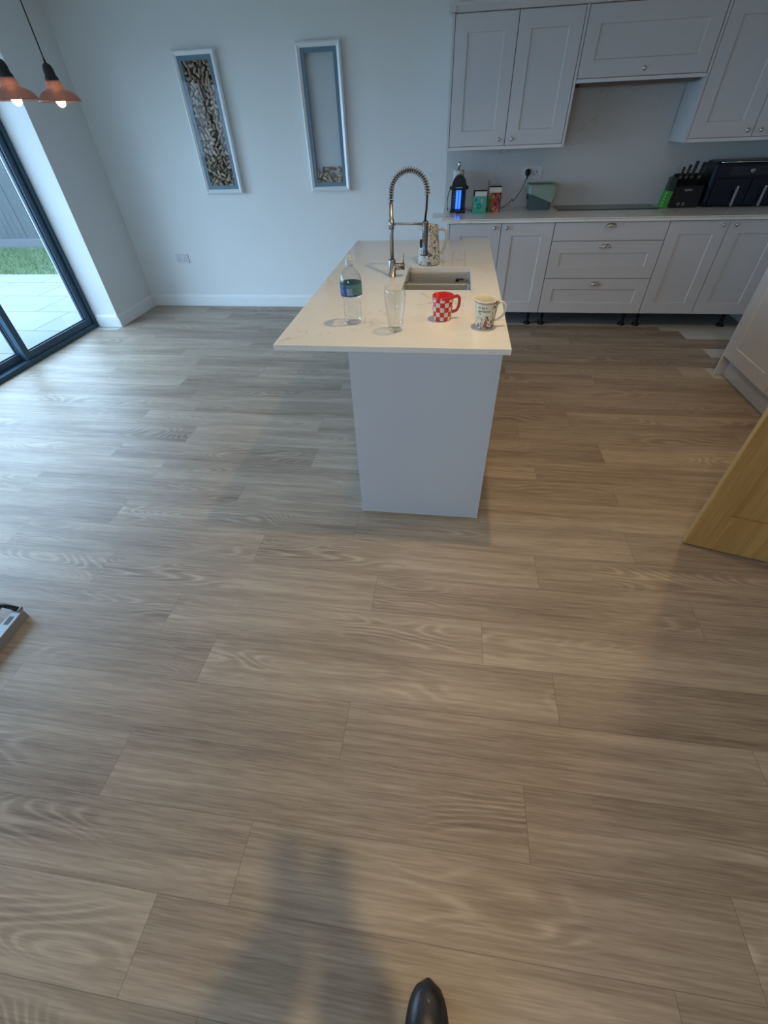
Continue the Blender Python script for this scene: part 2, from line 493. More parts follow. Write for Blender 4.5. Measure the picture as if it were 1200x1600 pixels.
# ------------------------------------------------------------------ outside
def patio():
    m = mat('grey_paving', (.5, .52, .52), .8)
    g = G(m)
    br = g.n('ShaderNodeTexBrick'); g.set(br.inputs['Vector'], g.pos())
    br.offset = .5; br.inputs['Scale'].default_value = 1.0
    br.inputs['Brick Width'].default_value = .9; br.inputs['Row Height'].default_value = .6; br.inputs['Mortar Size'].default_value = .008
    br.inputs['Color1'].default_value = c4(.20, .215, .21); br.inputs['Color2'].default_value = c4(.165, .18, .18); br.inputs['Mortar'].default_value = c4(.06, .068, .07)
    n = g.noise(g.pos(), 3, 4, .6)
    g.color(g.mix(g.ramp(n, .3, .7, 0, .25), br.outputs['Color'], c4(.13, .14, .145)))
    struct('patio', B(-16, -3.9, -6, 6.42, -.16, -.02), m, 'pale grey paving slabs outside the sliding doors')
    m = mat('lawn_soil', (.12, .22, .06), .95)
    g = G(m)
    g.color(g.mix(g.noise(g.pos(), 6, 5, .7), c4(.03, .06, .025), c4(.09, .12, .05)))
    struct('lawn', B(-16, 0, 6.42, 8.6, -.2, -.03), m, 'lawn ground beyond the paving')
    # blades
    bm = bmesh.new(); rg = random.Random(5)
    for i in range(9000):
        x, y = rg.uniform(-10.5, -4.6), rg.uniform(6.44, 8.15)
        a = rg.uniform(0, math.pi); w = .006; h = rg.uniform(.03, .075)
        dx, dy = math.cos(a)*w, math.sin(a)*w; lx, ly = rg.uniform(-.025, .025), rg.uniform(-.025, .025)
        bm.faces.new((bm.verts.new((x-dx, y-dy, -.03)), bm.verts.new((x+dx, y+dy, -.03)), bm.verts.new((x+lx, y+ly, -.03+h))))
    gm = mat('grass_blades', (.14, .33, .07), .8)
    g = G(gm); g.color(g.mix(g.noise(g.pos(), 9, 3, .7), c4(.035, .085, .03), c4(.12, .17, .075)))
    go = obj('grass', bm, gm, None, (-7.5, 7.3, -.03), fix=False); tag(go, 'short green lawn grass between the paving and the wooden fence', 'grass', kind='stuff')
    # fence
    fm = mat('weathered_fence_boards', (.16, .18, .19), .85)
    g = G(fm)
    mp = g.n('ShaderNodeMapping'); g.set(mp.inputs[0], g.pos()); mp.inputs['Scale'].default_value = (9, 9, .8)
    n = g.noise(mp.outputs[0], 1, 4, .65)
    n2 = g.noise(mp.outputs[0], 7, 3, .6)
    g.color(g.mix(g.math('ADD', g.math('MULTIPLY', n, .6), g.math('MULTIPLY', n2, .4)), c4(.018, .022, .024), c4(.095, .11, .115)))
    fr = thing('fence', 'grey weathered vertical board fence beyond the lawn', 'fence', (-8, 8.25, -.03))
    bm = bmesh.new()
    x = -15.8; rg = random.Random(2)
    while x < -.5:
        t = rg.uniform(-.004, .004)
        add_box(bm, x, x+.118, 8.25+t, 8.268+t, .12, 1.95, .002, seg=1); x += .121
    obj('board_panel', bm, fm, fr)
    obj('gravel_board', B(-15.8, -.5, 8.235, 8.265, -.06, .12, .004), paint('concrete_gravel_board', (.10, .105, .11), .9, .3, 50), fr)
    for z in (.4, 1.6): obj('rail', B(-15.8, -.5, 8.27, 8.31, z, z+.08), fm, fr)
    struct('ground_far', B(-40, 40, -30, 40, -.4, -.25), paint('far_ground', (.16, .20, .12), .95, .1, 5))
patio()

# ------------------------------------------------------------------ shaker fronts
def shaker(w, h, fr=.092, t=.022, rec=.008, plain=False):
    """front in local coords: x 0..w, z 0..h, face at y=0, thickness towards +y"""
    bm = bmesh.new()
    e = .0015
    if plain or h < .16:
        add_box(bm, 0, w, 0, t, 0, h, .0015); return bm
    def ring(x, z, y): return [bm.verts.new(c) for c in ((x, y, z), (w-x, y, z), (w-x, y, h-z), (x, y, h-z))]
    R = [ring(0, 0, t), ring(0, 0, e), ring(e, e, 0), ring(fr, fr, 0), ring(fr+.004, fr+.004, rec)]
    for A, C in zip(R, R[1:]):
        for i in range(4): bm.faces.new((A[i], A[(i+1) % 4], C[(i+1) % 4], C[i]))
    bm.faces.new(R[-1]); bm.faces.new(R[0][::-1])
    return bm
def xform(bm, m):
    for v in bm.verts: v.co = m @ v.co
    return bm
def face_y(x, y, z): return Matrix.Translation((x, y, z))                                   # faces -y
def face_mx(x, y, z): return Matrix.Translation((x, y, z)) @ Matrix.Rotation(-math.pi/2, 4, 'Z')   # faces -x, runs towards -y
def face_px(x, y, z): return Matrix.Translation((x, y, z)) @ Matrix.Rotation(math.pi/2, 4, 'Z')    # faces +x, runs towards +y
def knob_bm(m):
    bm = bmesh.new()
    R = m @ Matrix.Rotation(math.pi/2, 4, 'X')
    add_lathe(bm, [(0, 0), (.008, 0), (.008, .002), (.0055, .004), (.0055, .012), (.012, .016), (.0145, .021), (.012, .027), (.006, .030), (0, .031)], seg=20, m=R)
    return bm
def cup_bm(m):
    """cup pull: half dome shell open below, with a flange"""
    bm = bmesh.new()
    n, k = 14, 7
    rows = []
    for j in range(k+1):
        ph = math.pi/2*j/k
        rows.append([bm.verts.new(m @ Vector((.046*math.cos(math.pi*i/n)*math.cos(ph)*1.0, -.024*math.sin(ph)-.001, .026*math.sin(math.pi*i/n)*math.cos(ph)))) for i in range(n+1)])
    for A, C in zip(rows, rows[1:]):
        for i in range(n):
            try:
                f = bm.faces.new((A[i], A[i+1], C[i+1], C[i])); f.smooth = True
            except ValueError: pass
    bmesh.ops.remove_doubles(bm, verts=bm.verts[:], dist=1e-5)
    bmesh.ops.solidify(bm, geom=bm.faces[:], thickness=.0015)
    add_box(bm, -.05, .05, -.004, .001, -.003, .001, .0005, m=m)
    return bm
def leg_bm(x, y):
    bm = bmesh.new()
    add_lathe(bm, [(0, 0), (.034, 0), (.034, .008), (.020, .022), (.015, .026), (.015, .09), (.019, .094), (.019, .125), (.030, .14), (.030, .15), (0, .15)], (x, y, 0), 18)
    return bm

# ------------------------------------------------------------------ back wall base run
def base_unit(label, x0, x1, kind, legs, knobs, end_left=False):
    r = thing('base_cabinet', label, 'cabinet', ((x0+x1)/2, F+.3, 0))
    bm = bmesh.new()
    xa = x0+(.02 if end_left else 0)
    add_box(bm, xa, x1-.001, F+.024, D-.005, .152, .172); add_box(bm, xa, xa+.018, F+.024, D-.005, .172, .868)
    add_box(bm, x1-.019, x1-.001, F+.024, D-.005, .172, .868); add_box(bm, xa+.018, x1-.019, D-.02, D-.005, .172, .868)
    add_box(bm, xa+.018, x1-.019, F+.024, F+.10, .85, .868)
    obj('carcass', bm, M['cavity'], r)
    if end_left: obj('end_panel', B(x0-.002, x0+.018, F, D-.002, .150, .872, .001), M['cab'], r)
    if kind == 'doors':
        w = (x1-xa)/2-.0045
        for i, xs in enumerate((xa+.002, xa+.002+w+.005)):
            d = obj('door', xform(shaker(w, .717), face_y(xs, F, .151)), M['cab'], r)
            obj('knob', knob_bm(face_y(knobs[i], F, .838)), M['chrome'], d)
    else:
        for (z0, z1, hz, plain) in ((.735, .868, .836, True), (.446, .731, .688, False), (.151, .442, .395, False)):
            d = obj('drawer', xform(shaker(x1-x0-.006, z1-z0, plain=plain, fr=.088), face_y(x0+.003, F, z0)), M['cab'], r)
            obj('cup_handle', cup_bm(face_y(1.284, F, hz)), M['chrome'], d)
    for lx, ly in legs: obj('leg', leg_bm(lx, ly), M['black'], r)
    return r
base_unit('grey shaker base cabinet with two doors under the insect lamp and tub', -.062, .834, 'doors', ((.02, 4.56), (.775, 4.56), (.02, 4.9), (.775, 4.9)), (.338, .441), True)
base_unit('grey base cabinet with three drawers and cup handles under the hob', .835, 1.738, 'drawers', ((.91, 4.56), (1.668, 4.56), (.91, 4.9), (1.668, 4.9)), None)
base_unit('grey shaker base cabinet with two doors under the knife block', 1.739, 2.64, 'doors', ((1.80, 4.56), (2.56, 4.56), (1.80, 4.9), (2.56, 4.9)), (2.143, 2.238))
tag(obj('filler_panel', B(2.643, 2.775, F+.005, F+.024, .15, .868, .001), M['cab'], None, (2.7, F, .15)), 'narrow grey filler panel closing the back run against the right wall', 'panel')

def back_worktop():
    r = thing('worktop', 'long white quartz worktop along the back wall', 'worktop', (1.3, 4.7, .87))
    bm = bmesh.new()
    add_box(bm, -.116, 2.775, 4.392, D-.001, .8960, .9035, .001)
    add_box(bm, -.110, 2.775, 4.404, D-.001, .8930, .8960)
    add_box(bm, -.116, 2.775, 4.392, D-.001, .8735, .8930, .0015)
    obj('slab', bm, M['quartz'], r)
back_worktop()
tag(obj('slab_offcut', B(-.203, .0, 4.455, 4.70, .9037, .9085, .001), M['quartz'], None, (-.1, 4.57, .9037)), 'thin pale slab sticking out past the left end of the back worktop', 'slab')
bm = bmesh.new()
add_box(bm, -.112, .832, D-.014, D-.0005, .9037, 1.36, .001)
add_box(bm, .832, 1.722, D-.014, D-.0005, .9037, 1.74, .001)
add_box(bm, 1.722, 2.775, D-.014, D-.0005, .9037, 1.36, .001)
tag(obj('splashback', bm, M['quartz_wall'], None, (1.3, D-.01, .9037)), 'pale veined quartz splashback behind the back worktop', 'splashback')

struct('shade_board', B(-.06, 2.64, 4.86, 4.875, .0, .149), M['cavity'], 'added dark board standing in for shade behind the cabinet legs')  # added near-black board, darkens the space under the base units

# upper run
UF = 4.668
def upper_unit(label, x0, x1, z0, z1, doors, knobs, ends=(True, True)):
    r = thing('wall_cabinet', label, 'cabinet', ((x0+x1)/2, UF+.17, z0))
    xa, xb = x0+(.019 if ends[0] else .0), x1-(.019 if ends[1] else 0)
    obj('carcass', B(xa, xb, UF+.024, D-.0145, z0+.022, z1, .001), M['cavity'], r)
    if ends[0]: obj('end_panel', B(x0, x0+.018, UF-.001, D-.0145, z0, z1+.003, .001), M['cab'], r)
    if ends[1]: obj('end_panel', B(x1-.018, x1, UF-.001, D-.0145, z0, z1+.003, .001), M['cab'], r)
    obj('pelmet', B(xa, xb, UF-.001, UF+.045, z0, z0+.021, .001), M['cab_pale'], r)
    n = doors
    w = (xb-xa-.005*(n-1)-.006)/n
    for i in range(n):
        xs = xa+.003+i*(w+.005)
        d = obj('door', xform(shaker(w, z1-z0-.026), face_y(xs, UF, z0+.024)), M['cab'], r)
        obj('knob', knob_bm(face_y(knobs[i], UF, z0+.062)), M['chrome'], d)
    return r
upper_unit('grey two door wall cabinet above the insect lamp, left of the hood', -.113, .824, 1.338, 2.086, 2, (.305, .405))
hood = upper_unit('wide grey wall cabinet with one lift up door over the hob', .826, 1.722, 1.700, 2.086, 1, (1.28,), (False, False))
upper_unit('grey two door wall cabinet above the air fryer, right of the hood', 1.724, 2.66, 1.338, 2.086, 2, (2.145, 2.24))
bm = bmesh.new()
prof = [(0, 0), (-.006, 0), (-.012, .008), (-.028, .030), (-.030, .044), (0, .044)]
add_prism(bm, [(UF+a, 2.0895+b) for a, b in prof]+[(UF+.02, 2.1335), (UF+.02, 2.0895)], 'x', -.14, 2.66)
add_prism(bm, [(-.113+a, 2.0895+b) for a, b in prof]+[(-.093, 2.1335), (-.093, 2.0895)], 'y', UF-.03, D-.0005)
tag(obj('cornice', bm, M['cab'], None, (1.3, UF, 2.09)), 'grey moulded cornice running along the tops of the wall cabinets', 'cornice')
ex = thing('extractor_hood', 'dark slim extractor hood set under the wide cabinet over the hob', 'hood', (1.28, 4.8, 1.68))
obj('body', B(.86, 1.69, 4.72, D-.02, 1.682, 1.700, .002), M['dark_steel'], ex)
bm = bmesh.new()
for i in range(2): add_box(bm, .93+i*.37, 1.25+i*.37, 4.76, 4.94, 1.678, 1.682, .001)
obj('filter', bm, M['steel'], ex)
bm = bmesh.new()
for i in range(4): cyl(bm, (1.255+i*.02, 4.735, 1.6795), (1.255+i*.02, 4.735, 1.682), .006, 12)
obj('button', bm, M['chrome'], ex)

# hob
hb = thing('hob', 'black glass hob set on the back worktop between the tub and the knives', 'hob', (1.31, 4.86, .9037))
obj('glass_top', B(.895, 1.728, 4.735, 4.985, .9037, .9095, .0025), mat('hob_glass', (.02, .024, .027), .12), hb)
M['hob_ring'] = mat('hob_ring', (.16, .16, .16), .4)
for cx in (1.08, 1.50):
    bm = bmesh.new()
    add_lathe(bm, [(.084, 0), (.086, 0)], (cx, 4.86, .9097), 40)
    obj('ring_marking', bm, M['hob_ring'], hb, fix=False)

# ------------------------------------------------------------------ right run
def right_unit(label, y1, y0, first):
    r = thing('base_cabinet', label, 'cabinet', (2.4, (y0+y1)/2, 0))
    ya = y1-(.020 if first else 0)
    obj('carcass', B(2.114, XR-.005, y0+.001, ya-.001, .152, .868), M['cab_pale'], r)
    if first: obj('end_panel', B(2.090, XR-.003, y1-.018, y1, .0, .870, .001), M['cab'], r)
    d = obj('door', xform(shaker(ya-y0-.004, .717), face_mx(2.090, ya-.001 if not first else y1-.0185, .151)), M['cab'], r)
    obj('knob', knob_bm(face_mx(2.090, y0+.05, .82)), M['chrome'], d)
right_unit('grey shaker base cabinet at the far end of the right hand run', 3.508, 2.885, True)
right_unit('grey base cabinet on the right, nearer the oak door', 2.883, 2.283, False)
right_unit('last grey base cabinet of the right run before the oak door', 2.281, 1.681, False)
tag(obj('plinth', B(2.155, 2.173, 1.681, 3.488, .0005, .149, .001), M['cab'], None, (2.16, 2.6, 0)), 'grey plinth board under the right hand cabinets', 'plinth')
tag(obj('worktop', B(2.068, XR-.002, 1.66, 3.53, .8735, .9035, .0025), M['quartz'], None, (2.4, 2.6, .87)), 'white quartz worktop on the right hand cabinets', 'worktop')

# ------------------------------------------------------------------ island
isl = thing('island_cabinet', 'kitchen island base with a plain grey end panel under the overhanging worktop', 'island', (-.09, 2.6, 0))
IX0, IX1, IY0, IY1 = -.397, .219, 1.674, 3.60
obj('end_panel', B(IX0, IX1, IY0, IY0+.020, .004, .8795, .0012), M['island_panel'], isl)
obj('bottom_trim', B(IX0-.001, IX1+.001, IY0-.003, IY0+.021, .0008, .0045, .0005), M['white_pl'], isl)
obj('end_panel', B(IX0, IX1, IY1-.020, IY1, .004, .8795, .0012), M['island_panel'], isl)
obj('back_panel', B(IX0, IX0+.019, IY0+.021, IY1-.021, .004, .8795, .0012), M['island_panel'], isl)
bm = bmesh.new()
add_box(bm, IX0+.02, IX1-.026, IY0+.021, IY1-.021, .15, .168)
for yy in (IY0+.021, 2.30, 2.95, IY1-.041): add_box(bm, IX0+.02, IX1-.026, yy, yy+.018, .168, .8795 if yy < 2 or yy > 3.3 else .67)
obj('carcass', bm, M['cab_pale'], isl)
obj('plinth', B(IX1-.07, IX1-.052, IY0+.022, IY1-.022, .001, .148, .001), M['island_panel'], isl)
ys = [IY0+.023, 2.306, 2.94, IY1-.023]
for a, b in zip(ys, ys[1:]):
    d = obj('door', xform(shaker(b-a-.004, .715), face_px(IX1, a+.002, .152)), M['island_panel'], isl)
    obj('knob', knob_bm(face_px(IX1, b-.05, .83)), M['chrome'], d)

SX0, SX1, SY0, SY1 = -.254, .105, 2.415, 2.855
iw = thing('island_worktop', 'white veined quartz worktop on the island with a sink cut out', 'worktop', (-.23, 2.6, .88))
slab = obj('slab', B(-.709, .249, 1.669, 3.612, .8800, .9045, .0025), M['quartz'], iw, (0, 0, 0))
slab.location = (0, 0, 0); slab.parent = None
boolean_cut(slab, B(SX0, SX1, SY0, SY1, .86, .93))
cb = bmesh.new()
for gx in (-.059, -.001, .074): add_box(cb, gx-.005, gx+.005, 2.875, 3.335, .8985, .93)
boolean_cut(slab, cb)
slab.parent = iw; slab.location = -iw.location

M['sink'] = brushed('sink_steel', (.30, .31, .315), .40); G(M['sink']).b.inputs['Metallic'].default_value = .35
def sink():
    r = thing('kitchen_sink', 'undermounted double bowl sink in the island worktop', 'sink', (-.07, 2.63, .70))
    def bowl(x0, x1, y0, y1, zb, zt=.8798):
        bm = bmesh.new()
        def ring(x0, x1, y0, y1, z, rr):
            out = []
            for cx, cy, a0 in ((x1-rr, y1-rr, 0), (x0+rr, y1-rr, 90), (x0+rr, y0+rr, 180), (x1-rr, y0+rr, 270)):
                for k in range(5):
                    a = math.radians(a0+22.5*k); out.append(bm.verts.new((cx+rr*math.cos(a), cy+rr*math.sin(a), z)))
            return out
        R = [ring(x0-.012, x1+.012, y0-.012, y1+.012, zt, .03), ring(x0, x1, y0, y1, zt, .022), ring(x0+.003, x1-.003, y0+.003, y1-.003, zt-.006, .02),
             ring(x0+.006, x1-.006, y0+.006, y1-.006, zb+.02, .02), ring(x0+.014, x1-.014, y0+.014, y1-.014, zb+.004, .02), ring(x0+.03, x1-.03, y0+.03, y1-.03, zb, .02)]
        for A, C in zip(R, R[1:]):
            for i in range(len(A)):
                f = bm.faces.new((A[i], A[(i+1) % len(A)], C[(i+1) % len(A)], C[i])); f.smooth = True
        bm.faces.new(R[-1])
        return bm
    obj('main_bowl', bowl(SX0, SX1, 2.652, SY1-.004, .70), M['sink'], r)
    obj('half_bowl', bowl(SX0, SX1, SY0+.012, 2.620, .74), M['sink'], r)
    for cx, cy, z in ((-.165, 2.75, .7005), (-.07, 2.52, .7405)):
        bm = bmesh.new(); add_lathe(bm, [(0, .002), (.02, .002), (.036, .005), (.042, .001), (.044, 0)], (cx, cy, z), 28)
        obj('drain', bm, M['dark_steel'], r)
    bm = bmesh.new()
    add_box(bm, .026, .044, 2.824, 2.846, .828, .850, .003); add_box(bm, .040, .072, 2.828, 2.838, .843, .850, .002)
    obj('overflow', bm, M['black'], r)
sink()

def tap():
    tx, ty = -.333, 2.663
    r = thing('kitchen_tap', 'brushed steel spring spout tap beside the island sink', 'tap', (tx, ty, .9045))
    bm = bmesh.new()
    add_lathe(bm, [(0, 0), (.0235, 0), (.0235, .003), (.020, .004), (.020, .083), (.018, .086), (0, .086)], (tx, ty, .9047), 28)
    cyl(bm, (tx, ty, .956), (tx+.070, ty, .956), .0165, 24)
    obj('body', bm, M['steel'], r)
    bm = bmesh.new(); add_tube(bm, [(tx+.062, ty, .97), (tx+.063, ty, .99), (tx+.064, ty, 1.018)], .0032, 10)
    obj('lever', bm, M['steel'], r)
    bm = bmesh.new(); cyl(bm, (tx, ty, .99), (tx, ty, 1.245), .0105, 20)
    obj('riser', bm, M['steel'], r)
    bm = bmesh.new(); cyl(bm, (tx, ty, 1.132), (tx, ty, 1.176), .0145, 20)
    cyl(bm, (tx, ty, 1.155), (-.160, ty, 1.155), .0055, 14)
    obj('bracket', bm, M['steel'], r)
    # arch path
    R = .0925; cx = tx+R
    path = [Vector((tx, ty, 1.245+.04*i/4)) for i in range(5)]
    path += [Vector((cx-R*math.cos(a), ty, 1.285+R*math.sin(a))) for a in [math.pi*i/28 for i in range(1, 29)]]
    path += [Vector((tx+2*R, ty, 1.275))]
    down = [Vector((tx+2*R, ty, 1.275)), Vector((tx+2*R-.002, ty, 1.22)), Vector((tx+2*R-.008, ty, 1.165))]
    bm = bmesh.new(); add_tube(bm, path+down[1:], .0058, 10)
    obj('hose', bm, M['matt_black'], r)
    # spring helix along path
    L = [0]
    for a, b in zip(path, path[1:]): L.append(L[-1]+(b-a).length)
    turns = 30; N = turns*12; pts = []
    for i in range(N+1):
        s = L[-1]*i/N
        k = max(j for j in range(len(L)) if L[j] <= s+1e-9); k = min(k, len(path)-2)
        t = (s-L[k])/(L[k+1]-L[k]); p = path[k].lerp(path[k+1], t); tg = (path[k+1]-path[k]).normalized()
        nx = Vector((0, 1, 0)); ny = tg.cross(nx)
        a = 2*math.pi*turns*i/N
        pts.append(p+.0120*(math.cos(a)*nx+math.sin(a)*ny))
    bm = bmesh.new(); add_tube(bm, pts, .0026, 6)
    obj('spring', bm, M['steel'], r)
    bm = bmesh.new(); ex_ = tx+2*R-.005
    add_lathe(bm, [(0, 0), (.021, 0), (.022, .006), (.019, .018), (.0155, .026), (.0155, .085), (.0165, .088), (.0165, .150), (.010, .158), (0, .158)], (ex_, ty, 1.010), 24)
    obj('spray_head', bm, M['dark_steel'], r)
    bm = bmesh.new(); add_box(bm, ex_-.027, ex_-.016, ty-.006, ty+.006, 1.045, 1.085, .003)
    obj('spray_button', bm, M['black'], r)
tap()

# ------------------------------------------------------------------ things on the island
IZ = .9046
def floral(name, base, cols, scale, thr=.55):
    m = mat(name, base, .2)
    g = G(m)
    c = base if len(base) == 4 else (*base, 1)
    cur = c
    for i, (col, th) in enumerate(cols):
        mp = g.n('ShaderNodeMapping'); g.set(mp.inputs[0], g.obj()); mp.inputs['Location'].default_value = (i*3.1, i*1.7, i*2.3)
        n = g.noise(mp.outputs[0], scale*(1+.15*i), 2.5, .6, .6)
        cur = g.mix(g.ramp(n, th, th+.025), cur, c4(*col))
    g.color(cur)
    return m
def jug():
    c = (-.144, 2.945, IZ)
    r = thing('jug', 'tall cream jug with dark floral sprigs behind the sink', 'jug', c)
    bm = bmesh.new()
    prof = [(0, .004), (.050, .0), (.066, .002), (.068, .012), (.066, .05), (.060, .10), (.053, .150), (.050, .175), (.050, .192), (.053, .196), (.048, .194), (.046, .175), (.049, .15), (.056, .10), (.062, .05), (.062, .014), (0, .012)]
    add_lathe(bm, prof, c, 40)
    for v in bm.verts:   # pull a lip out on the left
        dz = v.co.z-c[2]
        if dz > .15:
            a = math.atan2(v.co.y-c[1], v.co.x-c[0]); k = max(0, math.cos(a-math.pi))**6*(dz-.15)/.046
            v.co.x -= .022*k; v.co.z += .006*k
    m = floral('jug_floral', (.52, .53, .51), [((.10, .10, .12), .57), ((.22, .17, .12), .60), ((.05, .06, .10), .62)], 55)
    obj('body', bm, m, r)
    bm = bmesh.new()
    pts = [(c[0]+.045, c[1], c[2]+.172), (c[0]+.068, c[1], c[2]+.180), (c[0]+.092, c[1], c[2]+.170), (c[0]+.100, c[1], c[2]+.14), (c[0]+.094, c[1], c[2]+.10), (c[0]+.078, c[1], c[2]+.065), (c[0]+.062, c[1], c[2]+.05)]
    sm = []
    for i in range(len(pts)-1):
        for k in range(4):
            t = k/4; p0 = Vector(pts[max(i-1, 0)]); p1 = Vector(pts[i]); p2 = Vector(pts[i+1]); p3 = Vector(pts[min(i+2, len(pts)-1)])
            sm.append(.5*((2*p1)+(p2-p0)*t+(2*p0-5*p1+4*p2-p3)*t*t+(3*p1-p0-3*p2+p3)*t**3))
    sm.append(Vector(pts[-1]))
    add_tube(bm, sm, .0075, 12)
    obj('handle', bm, mat('jug_glaze', (.50, .51, .49), .2), r)
jug()

def catmull(pts, n=5):
    out = []
    for i in range(len(pts)-1):
        p0, p1, p2, p3 = (Vector(pts[max(i-1, 0)]), Vector(pts[i]), Vector(pts[i+1]), Vector(pts[min(i+2, len(pts)-1)]))
        for k in range(n):
            t = k/n; out.append(.5*((2*p1)+(p2-p0)*t+(2*p0-5*p1+4*p2-p3)*t*t+(3*p1-p0-3*p2+p3)*t**3))
    out.append(Vector(pts[-1])); return out

def mug_red():
    c = (-.030, 1.992, IZ); R0, R1, H = .040, .0465, .100
    r = thing('mug', 'red and white chequered mug on the island', 'mug', c)
    m = mat('red_check_glaze', (.6, .05, .05), .15)
    g = G(m)
    sp = g.n('ShaderNodeSeparateXYZ'); g.set(sp.inputs[0], g.obj())
    ang = g.math('ARCTAN2', sp.outputs[1], sp.outputs[0])
    u = g.math('MULTIPLY', g.math('ADD', ang, math.pi), 14/(2*math.pi))
    v = g.math('MULTIPLY', sp.outputs[2], 1/.0195)
    fu = g.math('FLOOR', u); fv = g.math('FLOOR', v)
    chk = g.math('MODULO', g.math('ADD', fu, fv), 2)
    du = g.math('ABSOLUTE', g.math('SUBTRACT', g.math('SUBTRACT', u, fu), .5)); dv = g.math('ABSOLUTE', g.math('SUBTRACT', g.math('SUBTRACT', v, fv), .5))
    inside = g.math('MULTIPLY', g.math('LESS_THAN', g.math('MAXIMUM', du, dv), .46), g.math('GREATER_THAN', chk, .5))
    top = g.math('LESS_THAN', sp.outputs[2], .088)
    rad = g.math('SQRT', g.math('ADD', g.math('POWER', sp.outputs[0], 2.0), g.math('POWER', sp.outputs[1], 2.0)))
    outer = g.math('GREATER_THAN', g.math('SUBTRACT', rad, g.math('MULTIPLY', sp.outputs[2], (R1-R0)/H)), R0-.002)
    f = g.math('MULTIPLY', g.math('MULTIPLY', inside, top), outer)
    g.color(g.mix(f, c4(.60, .030, .035), c4(.66, .62, .54)))
    bm = bmesh.new()
    add_lathe(bm, [(0, .004), (R0-.006, 0), (R0-.001, .002), (R0, .006), (R1, H-.003), (R1-.0015, H), (R1-.004, H-.001), (R0-.003, .010), (R0-.010, .006), (0, .006)], c, 56)
    obj('body', bm, m, r)
    bm = bmesh.new()
    a = math.radians(12); dx, dy = math.cos(a), math.sin(a)
    P = catmull([(c[0]+dx*q, c[1]+dy*q, c[2]+z) for q, z in ((.044, .088), (.060, .092), (.071, .084), (.073, .066), (.070, .046), (.060, .032), (.040, .028))])
    add_tube(bm, P, .0065, 12)
    obj('handle', bm, mat('red_glaze', (.55, .028, .035), .15), r)
mug_red()

